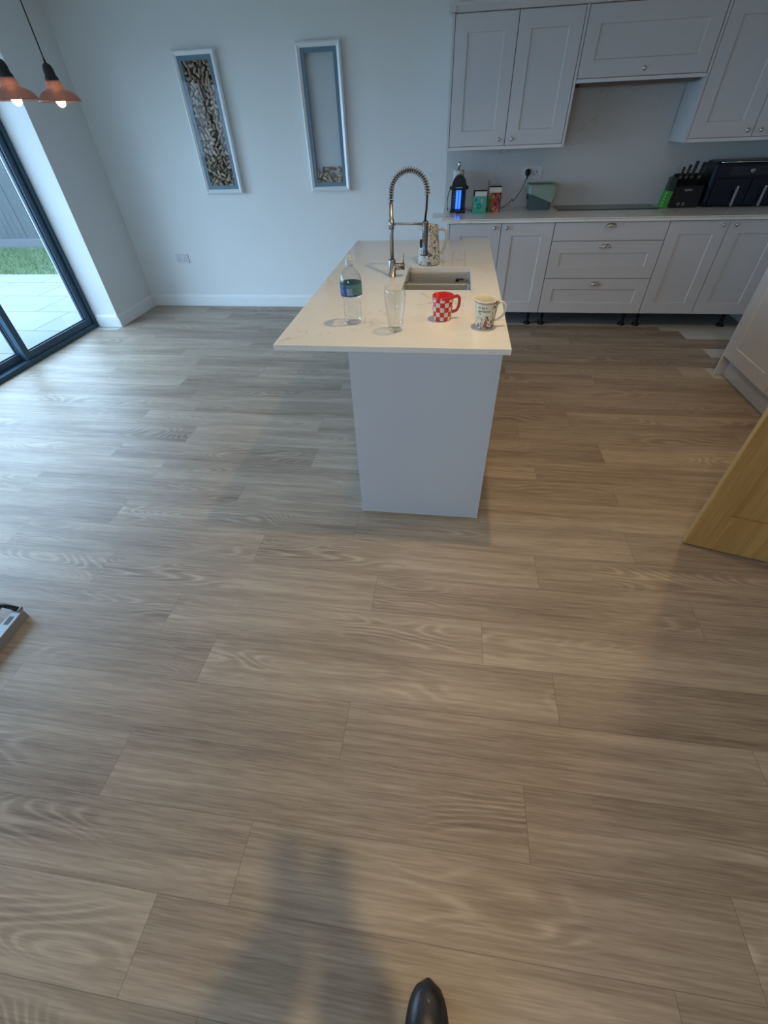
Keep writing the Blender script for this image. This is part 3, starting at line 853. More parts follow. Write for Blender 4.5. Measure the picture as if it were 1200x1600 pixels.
def text_mesh(txt, size, name, material, m, parent=None, ext=.0003, font_shear=0):
    cu = bpy.data.curves.new(name, 'FONT'); cu.body = txt; cu.size = size; cu.extrude = ext; cu.align_x = 'CENTER'; cu.shear = font_shear; cu.resolution_u = 2
    t = bpy.data.objects.new(name, cu); COL.objects.link(t)
    bpy.context.view_layer.update()
    me = bpy.data.meshes.new_from_object(t.evaluated_get(bpy.context.evaluated_depsgraph_get()))
    bpy.data.objects.remove(t)
    bm = bmesh.new(); bm.from_mesh(me); bpy.data.meshes.remove(me)
    xform(bm, m)
    return bm
def mug_painted():
    c = (.152, 1.908, IZ); R0, R1, H = .0385, .0505, .112
    r = thing('mug', 'white mug with a painted figure, green writing and a red rim near the island corner', 'mug', c)
    m = floral('painted_mug', (.72, .68, .58), [((.42, .40, .20), .70)], 40)
    g = G(m)
    sp = g.n('ShaderNodeSeparateXYZ'); g.set(sp.inputs[0], g.obj())
    z = sp.outputs[2]
    rad = g.math('SQRT', g.math('ADD', g.math('POWER', sp.outputs[0], 2.0), g.math('POWER', sp.outputs[1], 2.0)))
    outer = g.math('GREATER_THAN', g.math('SUBTRACT', rad, g.math('MULTIPLY', z, (R1-R0)/H)), R0-.003)
    # band of small painted flowers and foliage on the lower half
    low = g.math('MULTIPLY', outer, g.ramp(z, .030, .058, 1, 0))
    n1 = g.noise(g.obj(), 75, 2, .6, .8)
    cur = g.b.inputs['Base Color'].links[0].from_socket
    cur = g.mix(g.math('MULTIPLY', low, g.ramp(n1, .50, .54)), cur, c4(.16, .12, .17))
    n2 = g.noise(g.vec('ADD', g.obj(), (3, 1, 2)), 90, 2, .6, .8)
    cur = g.mix(g.math('MULTIPLY', low, g.ramp(n2, .57, .60)), cur, c4(.42, .09, .06))
    n3 = g.noise(g.vec('ADD', g.obj(), (7, 5, 2)), 60, 2, .6, .8)
    cur = g.mix(g.math('MULTIPLY', g.math('MULTIPLY', outer, g.ramp(sp.outputs[0], .018, .03)), g.ramp(n3, .53, .57)), cur, c4(.12, .18, .08))
    band = g.math('MULTIPLY', g.math('GREATER_THAN', z, .1005), g.math('LESS_THAN', z, .1055))
    cur = g.mix(g.math('MULTIPLY', g.math('MULTIPLY', band, outer), .8), cur, c4(.42, .12, .09))
    g.color(cur)
    bm = bmesh.new()
    add_lathe(bm, [(0, .004), (R0-.006, 0), (R0-.001, .002), (R0, .006), (R0+.002, .03), (R0+.0055, .07), (R1, H-.003), (R1-.0015, H), (R1-.004, H-.001), (R0+.0025, .07), (R0-.003, .010), (R0-.010, .006), (0, .006)], c, 56)
    obj('body', bm, m, r)
    bm = bmesh.new()
    a = math.radians(8); dx, dy = math.cos(a), math.sin(a)
    P = catmull([(c[0]+dx*q, c[1]+dy*q, c[2]+z) for q, z in ((.046, .090), (.062, .096), (.076, .086), (.080, .066), (.073, .044), (.058, .030), (.038, .022))])
    add_tube(bm, P, .0048, 12)
    obj('handle', bm, M['white_cer'], r)
    # writing and figure wrapped on the wall
    def wrap(bm, a0, lift=.0006):
        for v in bm.verts:
            z = v.co.z
            if z < .03: rr = R0+.002*z/.03
            elif z < .07: rr = R0+.002+.0035*(z-.03)/.04
            else: rr = R0+.0055+(R1-R0-.0055)*(z-.07)/(H-.073)
            rr += lift+v.co.y
            a = a0+v.co.x/.0445
            v.co = Vector((c[0]+rr*math.cos(a), c[1]+rr*math.sin(a), c[2]+z))
        return bm
    RX = Matrix.Rotation(math.pi/2, 4, 'X')
    ink = mat('green_black_ink', (.03, .06, .035), .4)
    for txt, z, x, s in (('to be a', .083, -.012, .013), ('gardener', .069, -.004, .015), ('is', .059, -.022, .011)):
        t = text_mesh(txt, s, 'writing', ink, Matrix.Translation((x, 0, z)) @ RX, font_shear=.2)
        obj('writing', wrap(t, math.radians(-98)), ink, r, fix=False)
    # little painted person: dress, body, hair
    def blob(pts, x0, z0, mt, lift):
        bm = bmesh.new(); vs = [bm.verts.new((x0+a, 0, z0+b)) for a, b in pts]; bm.faces.new(vs)
        bmesh.ops.triangulate(bm, faces=bm.faces[:]); obj('painted_figure', wrap(bm, math.radians(-90), lift), mt, r, fix=False)
    blob([(-.010, 0), (.008, 0), (.006, .014), (.004, .026), (-.001, .030), (-.005, .024), (-.007, .012)], .000, .008, mat('figure_red', (.36, .12, .08), .4), .0008)
    blob([(-.003, 0), (.003, 0), (.004, .008), (.001, .012), (-.003, .010)], .001, .038, mat('figure_skin', (.60, .34, .22), .4), .0010)
    blob([(-.005, 0), (-.002, .008), (.002, .010), (.006, .004), (.006, -.010), (.004, -.002), (.001, .005), (-.002, .003)], .002, .046, mat('figure_hair', (.035, .025, .025), .4), .0012)
mug_painted()
def pint_glass():
    c = (-.222, 1.850, IZ)
    bm = bmesh.new()
    add_lathe(bm, [(0, .0), (.028, 0), (.031, .003), (.0315, .02), (.033, .05), (.039, .085), (.0425, .11), (.0435, .13), (.0425, .155), (.041, .166), (.0395, .167), (.0395, .160), (.0405, .14), (.040, .115), (.036, .085), (.031, .055), (.029, .03), (.027, .016), (0, .013)], c, 48)
    tag(obj('pint_glass', bm, M['clear'], None, c), 'empty clear pint glass near the front edge of the island', 'glass')
pint_glass()

def bottle():
    c = (-.420, 1.935, IZ)
    r = thing('water_bottle', 'clear plastic water bottle with blue and green label on the island', 'bottle', c)
    prof = [(0, .008), (.020, .006), (.032, .0), (.037, .006), (.038, .014)]
    z = .02
    while z < .09:
        prof += [(.0385, z), (.0355, z+.006)]; z += .012
    prof += [(.037, .098), (.0445, .112), (.0460, .118), (.0460, .165), (.0465, .172), (.042, .188), (.031, .206), (.020, .218), (.0145, .224), (.0135, .232)]
    bm = bmesh.new(); add_lathe(bm, prof, c, 40)
    obj('shell', bm, M['plastic_clear'], r)
    m = mat('bottle_label', (.1, .2, .5), .35)
    g = G(m)
    sp = g.n('ShaderNodeSeparateXYZ'); g.set(sp.inputs[0], g.obj())
    ang = g.math('ARCTAN2', sp.outputs[1], sp.outputs[0])
    cur = c4(.09, .20, .21)
    cur = g.mix(g.math('LESS_THAN', g.math('ABSOLUTE', g.math('ADD', ang, 2.15)), .38), cur, c4(.03, .055, .24))
    bar = g.math('LESS_THAN', g.math('ABSOLUTE', g.math('ADD', ang, 1.52)), .26)
    cur = g.mix(g.math('MULTIPLY', bar, g.ramp(sp.outputs[2], .148, .151, 1, 0)), cur, c4(.30, .38, .46))
    cur = g.mix(g.math('LESS_THAN', sp.outputs[2], .124), cur, c4(.02, .035, .16))
    tile = g.ramp(g.noise(g.obj(), 70, 2, .5), .5, .62)
    cur = g.mix(g.math('MULTIPLY', tile, .5), cur, c4(.10, .30, .36))
    g.color(cur)
    bm = bmesh.new(); add_lathe(bm, [(.0465, .1175), (.0468, .119), (.0468, .162), (.0465, .1635)], c, 40)
    obj('label', bm, m, r, fix=False)
    bm = bmesh.new(); add_lathe(bm, [(.0150, .226), (.0165, .227), (.0165, .233), (.0158, .234), (.0160, .248), (.0150, .251), (.0125, .252), (.012, .258), (.009, .262), (0, .262)], c, 28)
    obj('cap', bm, mat('pale_blue_cap', (.50, .56, .62), .35), r)
bottle()

# ------------------------------------------------------------------ things on the back worktop
BZ = .9037
def roll_holder():
    c = (.003, 4.88, BZ)
    r = thing('paper_towel_holder', 'chrome upright holder with a white paper roll behind the insect lamp', 'paper towel', c)
    bm = bmesh.new(); add_lathe(bm, [(0, 0), (.075, 0), (.075, .008), (.07, .012), (0, .012)], c, 36); obj('base', bm, M['chrome'], r)
    bm = bmesh.new(); add_lathe(bm, [(0, .012), (.007, .012), (.007, .30), (.011, .302), (.011, .345), (.008, .35), (0, .35)], c, 20); obj('rod', bm, M['chrome'], r)
    bm = bmesh.new(); add_lathe(bm, [(.020, .014), (.048, .014), (.048, .292), (.020, .292), (.020, .014)], c, 40); obj('roll', bm, paint('paper', (.72, .73, .72), .9, .3, 90), r)
roll_holder()

def zapper():
    c = (.015, 4.745, BZ)
    r = thing('insect_lamp', 'black insect killer lamp glowing blue at the left end of the back worktop', 'lamp', c)
    bm = bmesh.new()
    w = .062
    add_box(bm, c[0]-w-.006, c[0]+w+.006, c[1]-.055, c[1]+.055, BZ, BZ+.022, .005)
    for sx in (-1, 1):
        for sy in (-1, 1):
            add_box(bm, c[0]+sx*w-.008*(sx > 0)-0.0*(sx < 0), c[0]+sx*w+.008*(sx < 0), c[1]+sy*.048-.005, c[1]+sy*.048+.005, BZ+.022, BZ+.172, .002)
    add_box(bm, c[0]-w, c[0]+w, c[1]+.044, c[1]+.05, BZ+.022, BZ+.172, .001)
    add_box(bm, c[0]-w-.004, c[0]+w+.004, c[1]-.053, c[1]+.053, BZ+.17, BZ+.20, .004)
    # dome
    pr = [(-.062, 0), (.062, 0), (.058, .022), (.048, .044), (.034, .060), (.018, .070), (0, .074), (-.018, .070), (-.034, .060), (-.048, .044), (-.058, .022)]
    add_prism(bm, [(c[0]+a, BZ+.199+b) for a, b in pr], 'y', c[1]-.046, c[1]+.046)
    obj('housing', bm, M['black'], r)
    bm = bmesh.new()
    for i in range(12): 
        z = BZ+.034+i*.0115
        cyl(bm, (c[0]-w+.002, c[1]-.047, z), (c[0]+w-.008, c[1]-.047, z), .0013, 6)
    obj('grid_bar', bm, M['steel'], r)
    bm = bmesh.new()
    for dx in (-.013, .012):
        cyl(bm, (c[0]+dx, c[1]-.012, BZ+.028), (c[0]+dx, c[1]-.012, BZ+.162), .0095, 14)
    obj('tube', bm, M['uv'], r)
    for s in (-1, 1):
        obj('lug', B(c[0]+s*(w+.010)-.010, c[0]+s*(w+.010)+.010, c[1]-.018, c[1]+.018, BZ+.168, BZ+.192, .004), M['black'], r)
    bm = bmesh.new(); add_tube(bm, catmull([(c[0]-w-.012, c[1], BZ+.18), (c[0]-w-.030, c[1], BZ+.13), (c[0]-w-.034, c[1], BZ+.06), (c[0]-w-.026, c[1]+.01, BZ+.012)]), .003, 8)
    obj('hanging_loop', bm, M['black'], r)
    obj('name_strip', B(c[0]-.026, c[0]+.026, c[1]-.0545, c[1]-.053, BZ+.183, BZ+.190), mat('grey_print', (.30, .32, .36), .5), r)
    bm = bmesh.new()
    add_tube(bm, catmull([(c[0]+w, c[1]+.03, BZ+.03), (.12, 4.80, BZ+.006), (.2, 4.88, BZ+.004), (.36, 4.90, BZ+.004), (.43, 4.90, BZ+.012), (.49, 4.92, BZ+.055), (.505, 4.935, BZ+.066), (.515, 4.94, BZ+.052), (.545, 4.95, BZ+.085), (.585, 4.965, BZ+.14), (.606, 4.966, BZ+.20), (.612, 4.965, BZ+.232)], 7), .0027, 8)
    obj('power_cord', bm, M['black'], r)
    bm = bmesh.new()
    m = Matrix.Translation((.615, 4.995, 1.158)) @ Matrix.Rotation(math.pi/2, 4, 'X')
    add_lathe(bm, [(0, 0), (.022, 0), (.024, .004), (.024, .022), (.018, .034), (0, .036)], seg=20, m=m)
    add_box(bm, .603, .627, 4.962, 4.985, 1.128, 1.15, .005)
    cyl(bm, (.613, 4.966, 1.135), (.611, 4.965, 1.108), .0055, 10)
    obj('plug', bm, M['black'], r)
zapper()

def carton(label, x0, x1, y0, h, mat_front, topc, lean):
    r = thing('food_pack', label, 'packet', ((x0+x1)/2, y0, BZ))
    bm = bmesh.new()
    hh = h*.80
    add_box(bm, x0, x1, y0, y0+.035, BZ, BZ+hh, .0015); obj('printed_sleeve', bm, mat_front, r)
    bm = bmesh.new(); add_box(bm, x0+lean, x1-.001, y0+.0005, y0+.034, BZ+hh, BZ+h, .0015); obj('top_band', bm, topc, r)
    return r
def green_front():
    m = mat('green_pack_print', (.03, .32, .22), .4); g = G(m)
    p = g.obj(); sp = g.n('ShaderNodeSeparateXYZ'); g.set(sp.inputs[0], p)
    def circ(cx, cz, r):
        a = g.math('POWER', g.math('SUBTRACT', sp.outputs[0], cx), 2.0); b = g.math('POWER', g.math('SUBTRACT', sp.outputs[2], cz), 2.0)
        return g.math('LESS_THAN', g.math('ADD', a, b), r*r)
    cur = c4(.05, .36, .27)
    cur = g.mix(circ(-.005, .055, .022), cur, c4(.01, .17, .16)); cur = g.mix(circ(-.005, .055, .011), cur, c4(.03, .30, .25))
    cur = g.mix(circ(-.035, .10, .010), cur, c4(.01, .15, .11)); cur = g.mix(circ(-.036, .055, .006), cur, c4(.5, .65, .6))
    cur = g.mix(circ(.018, .088, .010), cur, c4(.45, .28, .22)); cur = g.mix(circ(.019, .10, .006), cur, c4(.6, .55, .5))
    n = g.noise(p, 55, 2, .6, .5)
    cur = g.mix(g.math('MULTIPLY', g.ramp(n, .58, .62), g.ramp(g.math('ABSOLUTE', g.math('SUBTRACT', sp.outputs[0], .02)), .010, .02, 1, 0)), cur, c4(.22, .12, .08))
    g.color(cur); return m
def food_front():
    m = mat('vegetable_pack_print', (.4, .1, .08), .4); g = G(m)
    vo = g.n('ShaderNodeTexVoronoi'); g.set(vo.inputs['Vector'], g.obj()); vo.inputs['Scale'].default_value = 38
    wn = vo.outputs['Color']; s = g.n('ShaderNodeSeparateColor'); g.set(s.inputs[0], wn)
    sp = g.n('ShaderNodeSeparateXYZ'); g.set(sp.inputs[0], g.obj())
    cur = g.mix(g.ramp(s.outputs[0], .35, .4), c4(.10, .02, .03), c4(.48, .055, .045))
    cur = g.mix(g.ramp(s.outputs[1], .68, .7), cur, c4(.62, .22, .16))
    left = g.ramp(sp.outputs[0], -.03, -.005, 1, 0)
    cur = g.mix(g.math('MULTIPLY', left, g.ramp(s.outputs[2], .3, .34)), cur, c4(.06, .20, .03))
    cur = g.mix(g.math('GREATER_THAN', sp.outputs[0], .045), cur, c4(.03, .01, .03))
    g.color(cur); return m
paperw = mat('white_card', (.62, .60, .55), .6)
carton('green food packet with a white top beside the insect lamp', .146, .260, 4.655, .158, green_front(), paperw, .012)
carton('food packet with red and green vegetables printed on it', .276, .385, 4.715, .178, food_front(), paperw, .004)
bm = bmesh.new()
add_box(bm, .143, .262, 4.692, 4.704, BZ, BZ+.166, .004)
tag(obj('tablet', bm, M['black'], None, (.2, 4.70, BZ)), 'thin black slab standing directly behind the green food packet', 'tablet')
bm = bmesh.new()
add_box(bm, .277, .384, 4.752, 4.764, BZ, BZ+.186, .004)
tag(obj('tablet', bm, M['black'], None, (.33, 4.758, BZ)), 'thin black slab standing directly behind the vegetable packet', 'tablet')
bm = bmesh.new(); cyl(bm, (.270, 4.77, BZ), (.272, 4.77, 1.128), .0022, 8)
tag(obj('skewer', bm, M['matt_black'], None, (.27, 4.77, BZ)), 'thin dark stick standing upright between the two packets', 'stick')

def socket(label, cx, y, cz, w=.146, h=.086):
    r = thing('wall_socket', label, 'socket', (cx, y, cz))
    obj('plate', B(cx-w/2, cx+w/2, y-.009, y, cz-h/2, cz+h/2, .003), M['white_pl'], r)
    for s in (-1, 1):
        ox = cx+s*w*.23
        obj('switch', B(ox+.0*s-.005, ox+.005, y-.0125, y-.008, cz+.016, cz+.034, .0015), M['white_pl'], r)
        bm = bmesh.new()
        add_box(bm, ox-.003, ox+.003, y-.0095, y-.0088, cz+.000, cz+.011)
        add_box(bm, ox-.016, ox-.008, y-.0095, y-.0088, cz-.018, cz-.012); add_box(bm, ox+.008, ox+.016, y-.0095, y-.0088, cz-.018, cz-.012)
        obj('pin_slot', bm, M['black'], r)
socket('white double socket on the back wall left of the island', -2.965, D, .487)
socket('white double socket on the splashback with a black plug in it', .655, D-.014, 1.152, .168, .090)

def caddy():
    c = (.735, 4.85, BZ)
    r = thing('waste_caddy', 'grey green food waste caddy with a bag over its rim', 'bin', c)
    green = paint('grey_green_plastic', (.085, .135, .13), .45, .03, 200)
    def ring(bm, hw, hd, z, rr=.03):
        out = []
        for sx, sy, a0 in ((1, 1, 0), (-1, 1, 90), (-1, -1, 180), (1, -1, 270)):
            for k in range(6):
                a = math.radians(a0+18*k); out.append(bm.verts.new((c[0]+sx*(hw-rr)+rr*math.cos(a), c[1]+sy*(hd-rr)+rr*math.sin(a), c[2]+z)))
        return out
    def loft(bm, R, cap0=False, cap1=False):
        for A, C in zip(R, R[1:]):
            for i in range(len(A)):
                f = bm.faces.new((A[i], A[(i+1) % len(A)], C[(i+1) % len(A)], C[i])); f.smooth = True
        if cap0: bm.faces.new(R[0])
        if cap1: bm.faces.new(R[-1])
    bm = bmesh.new()
    loft(bm, [ring(bm, .088, .066, 0), ring(bm, .092, .070, .004), ring(bm, .110, .084, .170), ring(bm, .117, .09, .172), ring(bm, .117, .09, .182), ring(bm, .110, .084, .182), ring(bm, .106, .080, .172), ring(bm, .086, .064, .01)], True, True)
    obj('tub', bm, green, r)
    # bag folded over the rim
    bm = bmesh.new(); rg = random.Random(4); R = []
    for j, (hw, hd, z) in enumerate(((.102, .076, .12), (.108, .083, .184), (.121, .094, .187), (.123, .096, .165), (.119, .092, .12))):
        rn = ring(bm, hw, hd, z)
        for i, v in enumerate(rn):
            if j >= 3:
                fr = (v.co.x-c[0])/.12
                drop = (.0 if j == 3 else .035*(.5+.5*fr)+(.03 if .2 < fr < .75 and v.co.y < c[1] else 0))
                v.co.z -= drop-rg.uniform(-.006, .006)
                v.co.x += rg.uniform(-.003, .003); v.co.y += rg.uniform(-.003, .002)
            elif j == 0: v.co.z += rg.uniform(-.02, .02)
        R.append(rn)
    loft(bm, R)
    bag = mat('green_bag_film', (.42, .56, .48), .35)
    bag.node_tree.nodes['Principled BSDF'].inputs['Alpha'].default_value = .55
    obj('liner_bag', bm, bag, r)
    bm = bmesh.new(); add_tube(bm, catmull([(c[0]-.104, c[1]-.03, BZ+.15), (c[0]-.122, c[1]-.08, BZ+.11), (c[0]-.118, c[1]-.09, BZ+.085)]), .0035, 8)
    obj('handle', bm, M['black'], r)
caddy()

def knife_block():
    r = thing('knife_block', 'black knife block with small pale lettering on the back worktop', 'knife block', (1.95, 4.83, BZ))
    bm = bmesh.new()
    add_prism(bm, [(4.77, BZ), (4.93, BZ), (4.93, BZ+.21), (4.90, BZ+.225), (4.77, BZ+.150)], 'x', 1.825, 2.045)
    bmesh.ops.bevel(bm, geom=bm.edges[:], offset=.004, segments=2, affect='EDGES')
    obj('block', bm, M['black'], r)
    t = text_mesh('sypher', .024, 'lettering', None, Matrix.Translation((1.93, 4.7695, BZ+.118)) @ Matrix.Rotation(math.pi/2, 4, 'X'))
    obj('lettering', t, mat('pale_print', (.45, .47, .48), .5), r, fix=False)
    bm = bmesh.new()
    for x in (1.885, 1.925): add_lathe(bm, [(.006, 0), (.012, 0)], seg=16, m=Matrix.Translation((x, 4.7692, BZ+.028)) @ Matrix.Rotation(math.pi/2, 4, 'X'))
    obj('mark', bm, mat('grey_mark', (.20, .21, .22), .5), r, fix=False)
    tilt = math.radians(22)
    spec = [('black handled knife leftmost in the block', 1.852, .80, .085, .85), ('black handled knife second from the left in the block', 1.895, 1.0, .10, 1.0), ('black handled knife with three pale rivets in the middle of the block', 1.938, 1.0, .125, 1.1), ('black handled knife with a bright steel bolster on the right of the block', 1.995, 1.0, .115, 1.35)]
    for lab, x, ysh, ln, wd in spec:
        base = Vector((x, 4.83, BZ+.195)); k = thing('kitchen_knife', lab, 'knife', base)
        m = Matrix.Translation(base) @ Matrix.Rotation(tilt, 4, 'X') @ Matrix.Rotation(math.radians(-4), 4, 'Y')
        bm = bmesh.new(); add_box(bm, -.010*wd, .010*wd, -.009, .009, .022, ln, .004, m=m); obj('handle', bm, M['matt_black'], k)
        bm = bmesh.new(); add_box(bm, -.011*wd, .011*wd, -.008, .008, .002, .022, .002, m=m); obj('bolster', bm, M['steel'], k)
        bm = bmesh.new(); add_box(bm, -.001, .001, -.008, .008, -.004, .003, m=m); obj('blade', bm, M['steel'], k)
        bm = bmesh.new()
        for q in (.038, .058, .078):
            if q < ln-.01: cyl(bm, m @ Vector((0, -.0096, q)), m @ Vector((0, -.0086, q)), .003, 10)
        obj('rivet', bm, M['chrome'], k)
knife_block()
def green_box():
    r = thing('green_pack', 'bright green and dark packet leaning against the left of the knife block', 'packet', (1.78, 4.8, BZ))
    m = Matrix.Translation((1.735, 4.785, BZ)) @ Matrix.Rotation(math.radians(6), 4, 'Y')
    obj('green_panel', (lambda b: (add_box(b, .004, .060, -.03, .04, .006, .125, .002, m=m), b)[1])(bmesh.new()), mat('bright_green_print', (.035, .30, .035), .45), r)
    obj('dark_panel', (lambda b: (add_box(b, .006, .058, -.028, .038, .1255, .215, .004, m=m), b)[1])(bmesh.new()), mat('dark_green_print', (.010, .035, .028), .4), r)
    bm = bmesh.new()
    for i in range(5): add_box(bm, .006, .016, -.0310, -.0302, .016+i*.022, .026+i*.022, m=m)
    obj('pale_dash', bm, mat('pale_green_print', (.42, .62, .42), .5), r)
green_box()

def air_fryer():
    r = thing('air_fryer', 'large navy blue two drawer air fryer at the right of the back worktop', 'air fryer', (2.38, 4.85, BZ))
    navy = mat('navy_gloss', (.004, .007, .016), .28, spec=.3)
    bm = bmesh.new(); add_box(bm, 2.075, 2.70, 4.77, 4.99, BZ+.008, BZ+.305, .030, seg=4); obj('body', bm, navy, r)
    bm = bmesh.new(); add_tube(bm, [(2.11, 4.782, BZ+.298), (2.665, 4.782, BZ+.298)], .0045, 10); obj('trim_strip', bm, M['chrome'], r)
    for x0, x1 in ((2.115, 2.383), (2.389, 2.66)):
        d = obj('basket_drawer', B(x0, x1, 4.757, 4.772, BZ+.012, BZ+.195, .006), navy, r)
        xh = 2.282 if x0 < 2.3 else 2.492
        bm = bmesh.new(); add_box(bm, xh-.010, xh+.010, 4.715, 4.730, BZ+.010, BZ+.150, .005)
        add_box(bm, xh-.006, xh+.006, 4.728, 4.760, BZ+.02, BZ+.04, .003); add_box(bm, xh-.006, xh+.006, 4.728, 4.760, BZ+.12, BZ+.14, .003)
        obj('handle', bm, M['steel'], d)
    bm = bmesh.new(); add_lathe(bm, [(0, .012), (.015, .012), (.018, .008), (.018, 0)], seg=24, m=Matrix.Translation((2.362, 4.770, BZ+.242)) @ Matrix.Rotation(math.pi/2, 4, 'X')); obj('dial', bm, M['steel'], r)
    obj('display', B(2.20, 2.56, 4.7690, 4.7705, BZ+.215, BZ+.272, .0005), mat('display_gloss', (.004, .006, .012), .1), r)
    for x in (2.12, 2.65):
        for y in (4.80, 4.96):
            bm = bmesh.new(); cyl(bm, (x, y, BZ+.0003), (x, y, BZ+.009), .012, 10); obj('foot', bm, M['black'], r)
air_fryer()

# ------------------------------------------------------------------ box frames with corks
def cork_proto():
    bm = bmesh.new(); add_lathe(bm, [(0, -.021), (.0095, -.021), (.0108, -.0195), (.0108, .0195), (.0095, .021), (0, .021)], seg=12)
    me = bpy.data.meshes.new('wine_cork'); bm.to_mesh(me); bm.free(); return me
def cork_mat():
    m = mat('cork', (.5, .38, .26), .85); g = G(m)
    oi = g.n('ShaderNodeObjectInfo').outputs['Random']
    cur = g.mix(oi, c4(.16, .11, .08), c4(.66, .52, .40))
    n = g.noise(g.obj(), 300, 3, .7)
    cur = g.mix(g.math('MULTIPLY', g.ramp(n, .5, .6), .5), cur, c4(.13, .08, .05))
    g.color(cur); return m
CORK = cork_proto(); CORK.materials.append(cork_mat())
def box_frame(label, x0, x1, z0, z1, inner):
    r = thing('box_frame', label, 'frame', ((x0+x1)/2, D, z0))
    yf, w = D-.062, .036
    bm = bmesh.new()
    # mitred moulding: outer back edge -> ridge -> inner edge
    def ring(ins, y): return [bm.verts.new(c) for c in ((x0+ins, y, z0+ins), (x1-ins, y, z0+ins), (x1-ins, y, z1-ins), (x0+ins, y, z1-ins))]
    R = [ring(.004, D-.0003), ring(0, D-.045), ring(.010, yf), ring(.014, yf-.001), ring(w-.003, yf+.010), ring(w, yf+.013), ring(w, D-.0003)]
    for A, C in zip(R, R[1:]+R[:1]):
        for i in range(4): bm.faces.new((A[i], A[(i+1) % 4], C[(i+1) % 4], C[i]))
    obj('moulding', bm, M['frame_silver'], r)
    bm = bmesh.new(); t = .030
    a, b, c, d = x0+w+.0005, x1-w-.0005, z0+w+.0005, z1-w-.0005
    ym0, ym1 = D-.046, D-.043
    for bx in ((a, a+t, c, d), (b-t, b, c, d), (a+t, b-t, c, c+t), (a+t, b-t, d-t, d)): add_box(bm, bx[0], bx[1], ym0, ym1, bx[2], bx[3])
    obj('mount', bm, M['mount'], r)
    obj('back_board', B(a, b, D-.004, D-.001, c, d), inner, r)
    bm = bmesh.new(); bm.faces.new([bm.verts.new(q) for q in ((a, D-.048, c), (b, D-.048, c), (b, D-.048, d), (a, D-.048, d))])
    obj('glass', bm, thin_glass('frame_glass', (.97, .98, .98), .35), r, fix=False)
    return a, b, c, d, t
def obb_hit(p, q, hl=.0215, hr=.0112):
    for (A, Bq) in ((p, q), (q, p)):
        ca, sa = math.cos(A[2]), math.sin(A[2]); dx, dz = Bq[0]-A[0], Bq[1]-A[1]
        ca2, sa2 = abs(math.cos(Bq[2]-A[2])), abs(math.sin(Bq[2]-A[2]))
        if abs(dx*ca+dz*sa) > hl+hl*ca2+hr*sa2: return False
        if abs(-dx*sa+dz*ca) > hr+hl*sa2+hr*ca2: return False
    return True
def fill(x0, x1, z0, z1, n, rg, tries, low=False):
    P = []
    for _ in range(tries):
        if len(P) >= n: break
        a = rg.uniform(0, math.pi); hx = abs(math.cos(a))*.021+abs(math.sin(a))*.011; hz = abs(math.sin(a))*.021+abs(math.cos(a))*.011
        if x1-x0 < 2*hx+.002: continue
        x = rg.uniform(x0+hx, x1-hx)
        z = rg.uniform(z0+hz, z1-hz)
        c = (x, z, a)
        if any(abs(q[0]-x) < .045 and abs(q[1]-z) < .045 and obb_hit(c, q) for q in P): continue
        P.append(c)
    if low:
        P.sort(key=lambda q: q[1])
    return P
def place_corks(P, y, label, group):
    for x, z, a in P:
        o = bpy.data.objects.new('wine_cork', CORK)
        o.location = (x, y, z); o.rotation_euler = (0, math.pi/2-a, 0)
        COL.objects.link(o); tag(o, label, 'cork', group)
a, b, c, d, t = box_frame('tall silver box frame filled with wine corks, left of the two', -2.462, -2.083, 1.058, 2.034, M['backing'])
rg = random.Random(11)
lab = 'wine cork packed inside the full left hand box frame'
place_corks(fill(a+t*.4, b-t*.4, c+t*.5, d-t*.4, 175, rg, 40000), D-.030, lab, 'corks filling the left box frame')
place_corks(fill(a+t*.4, b-t*.4, c+t*.5, d-t*.4, 105, rg, 9000), D-.0160, lab, 'corks filling the left box frame')
a, b, c, d, t = box_frame('tall silver box frame nearly empty of corks, right of the two', -1.386, -1.008, 1.058, 2.034, M['mount_pale'])
lab = 'wine cork in the small heap at the bottom of the right box frame'
def heap(y, n):
    P = []
    for _ in range(1200):
        x = rg.uniform(a+.03, b-.03); u = (x-a)/(b-a); top = .075+.05*math.sin(min(1, u*1.3)*math.pi*.75)
        z = c+.012+rg.random()**1.4*top; an = rg.choice((rg.uniform(-.5, .5), rg.uniform(0, math.pi)))
        hz = abs(math.sin(an))*.021+abs(math.cos(an))*.011
        if z-hz < c: z = c+hz+.001
        q = (x, z, an)
        if any(obb_hit(q, w) for w in P): continue
        P.append(q)
        if len(P) >= n: break
    place_corks(P, y, lab, 'corks in the right box frame')
heap(D-.030, 18); heap(D-.0160, 12)

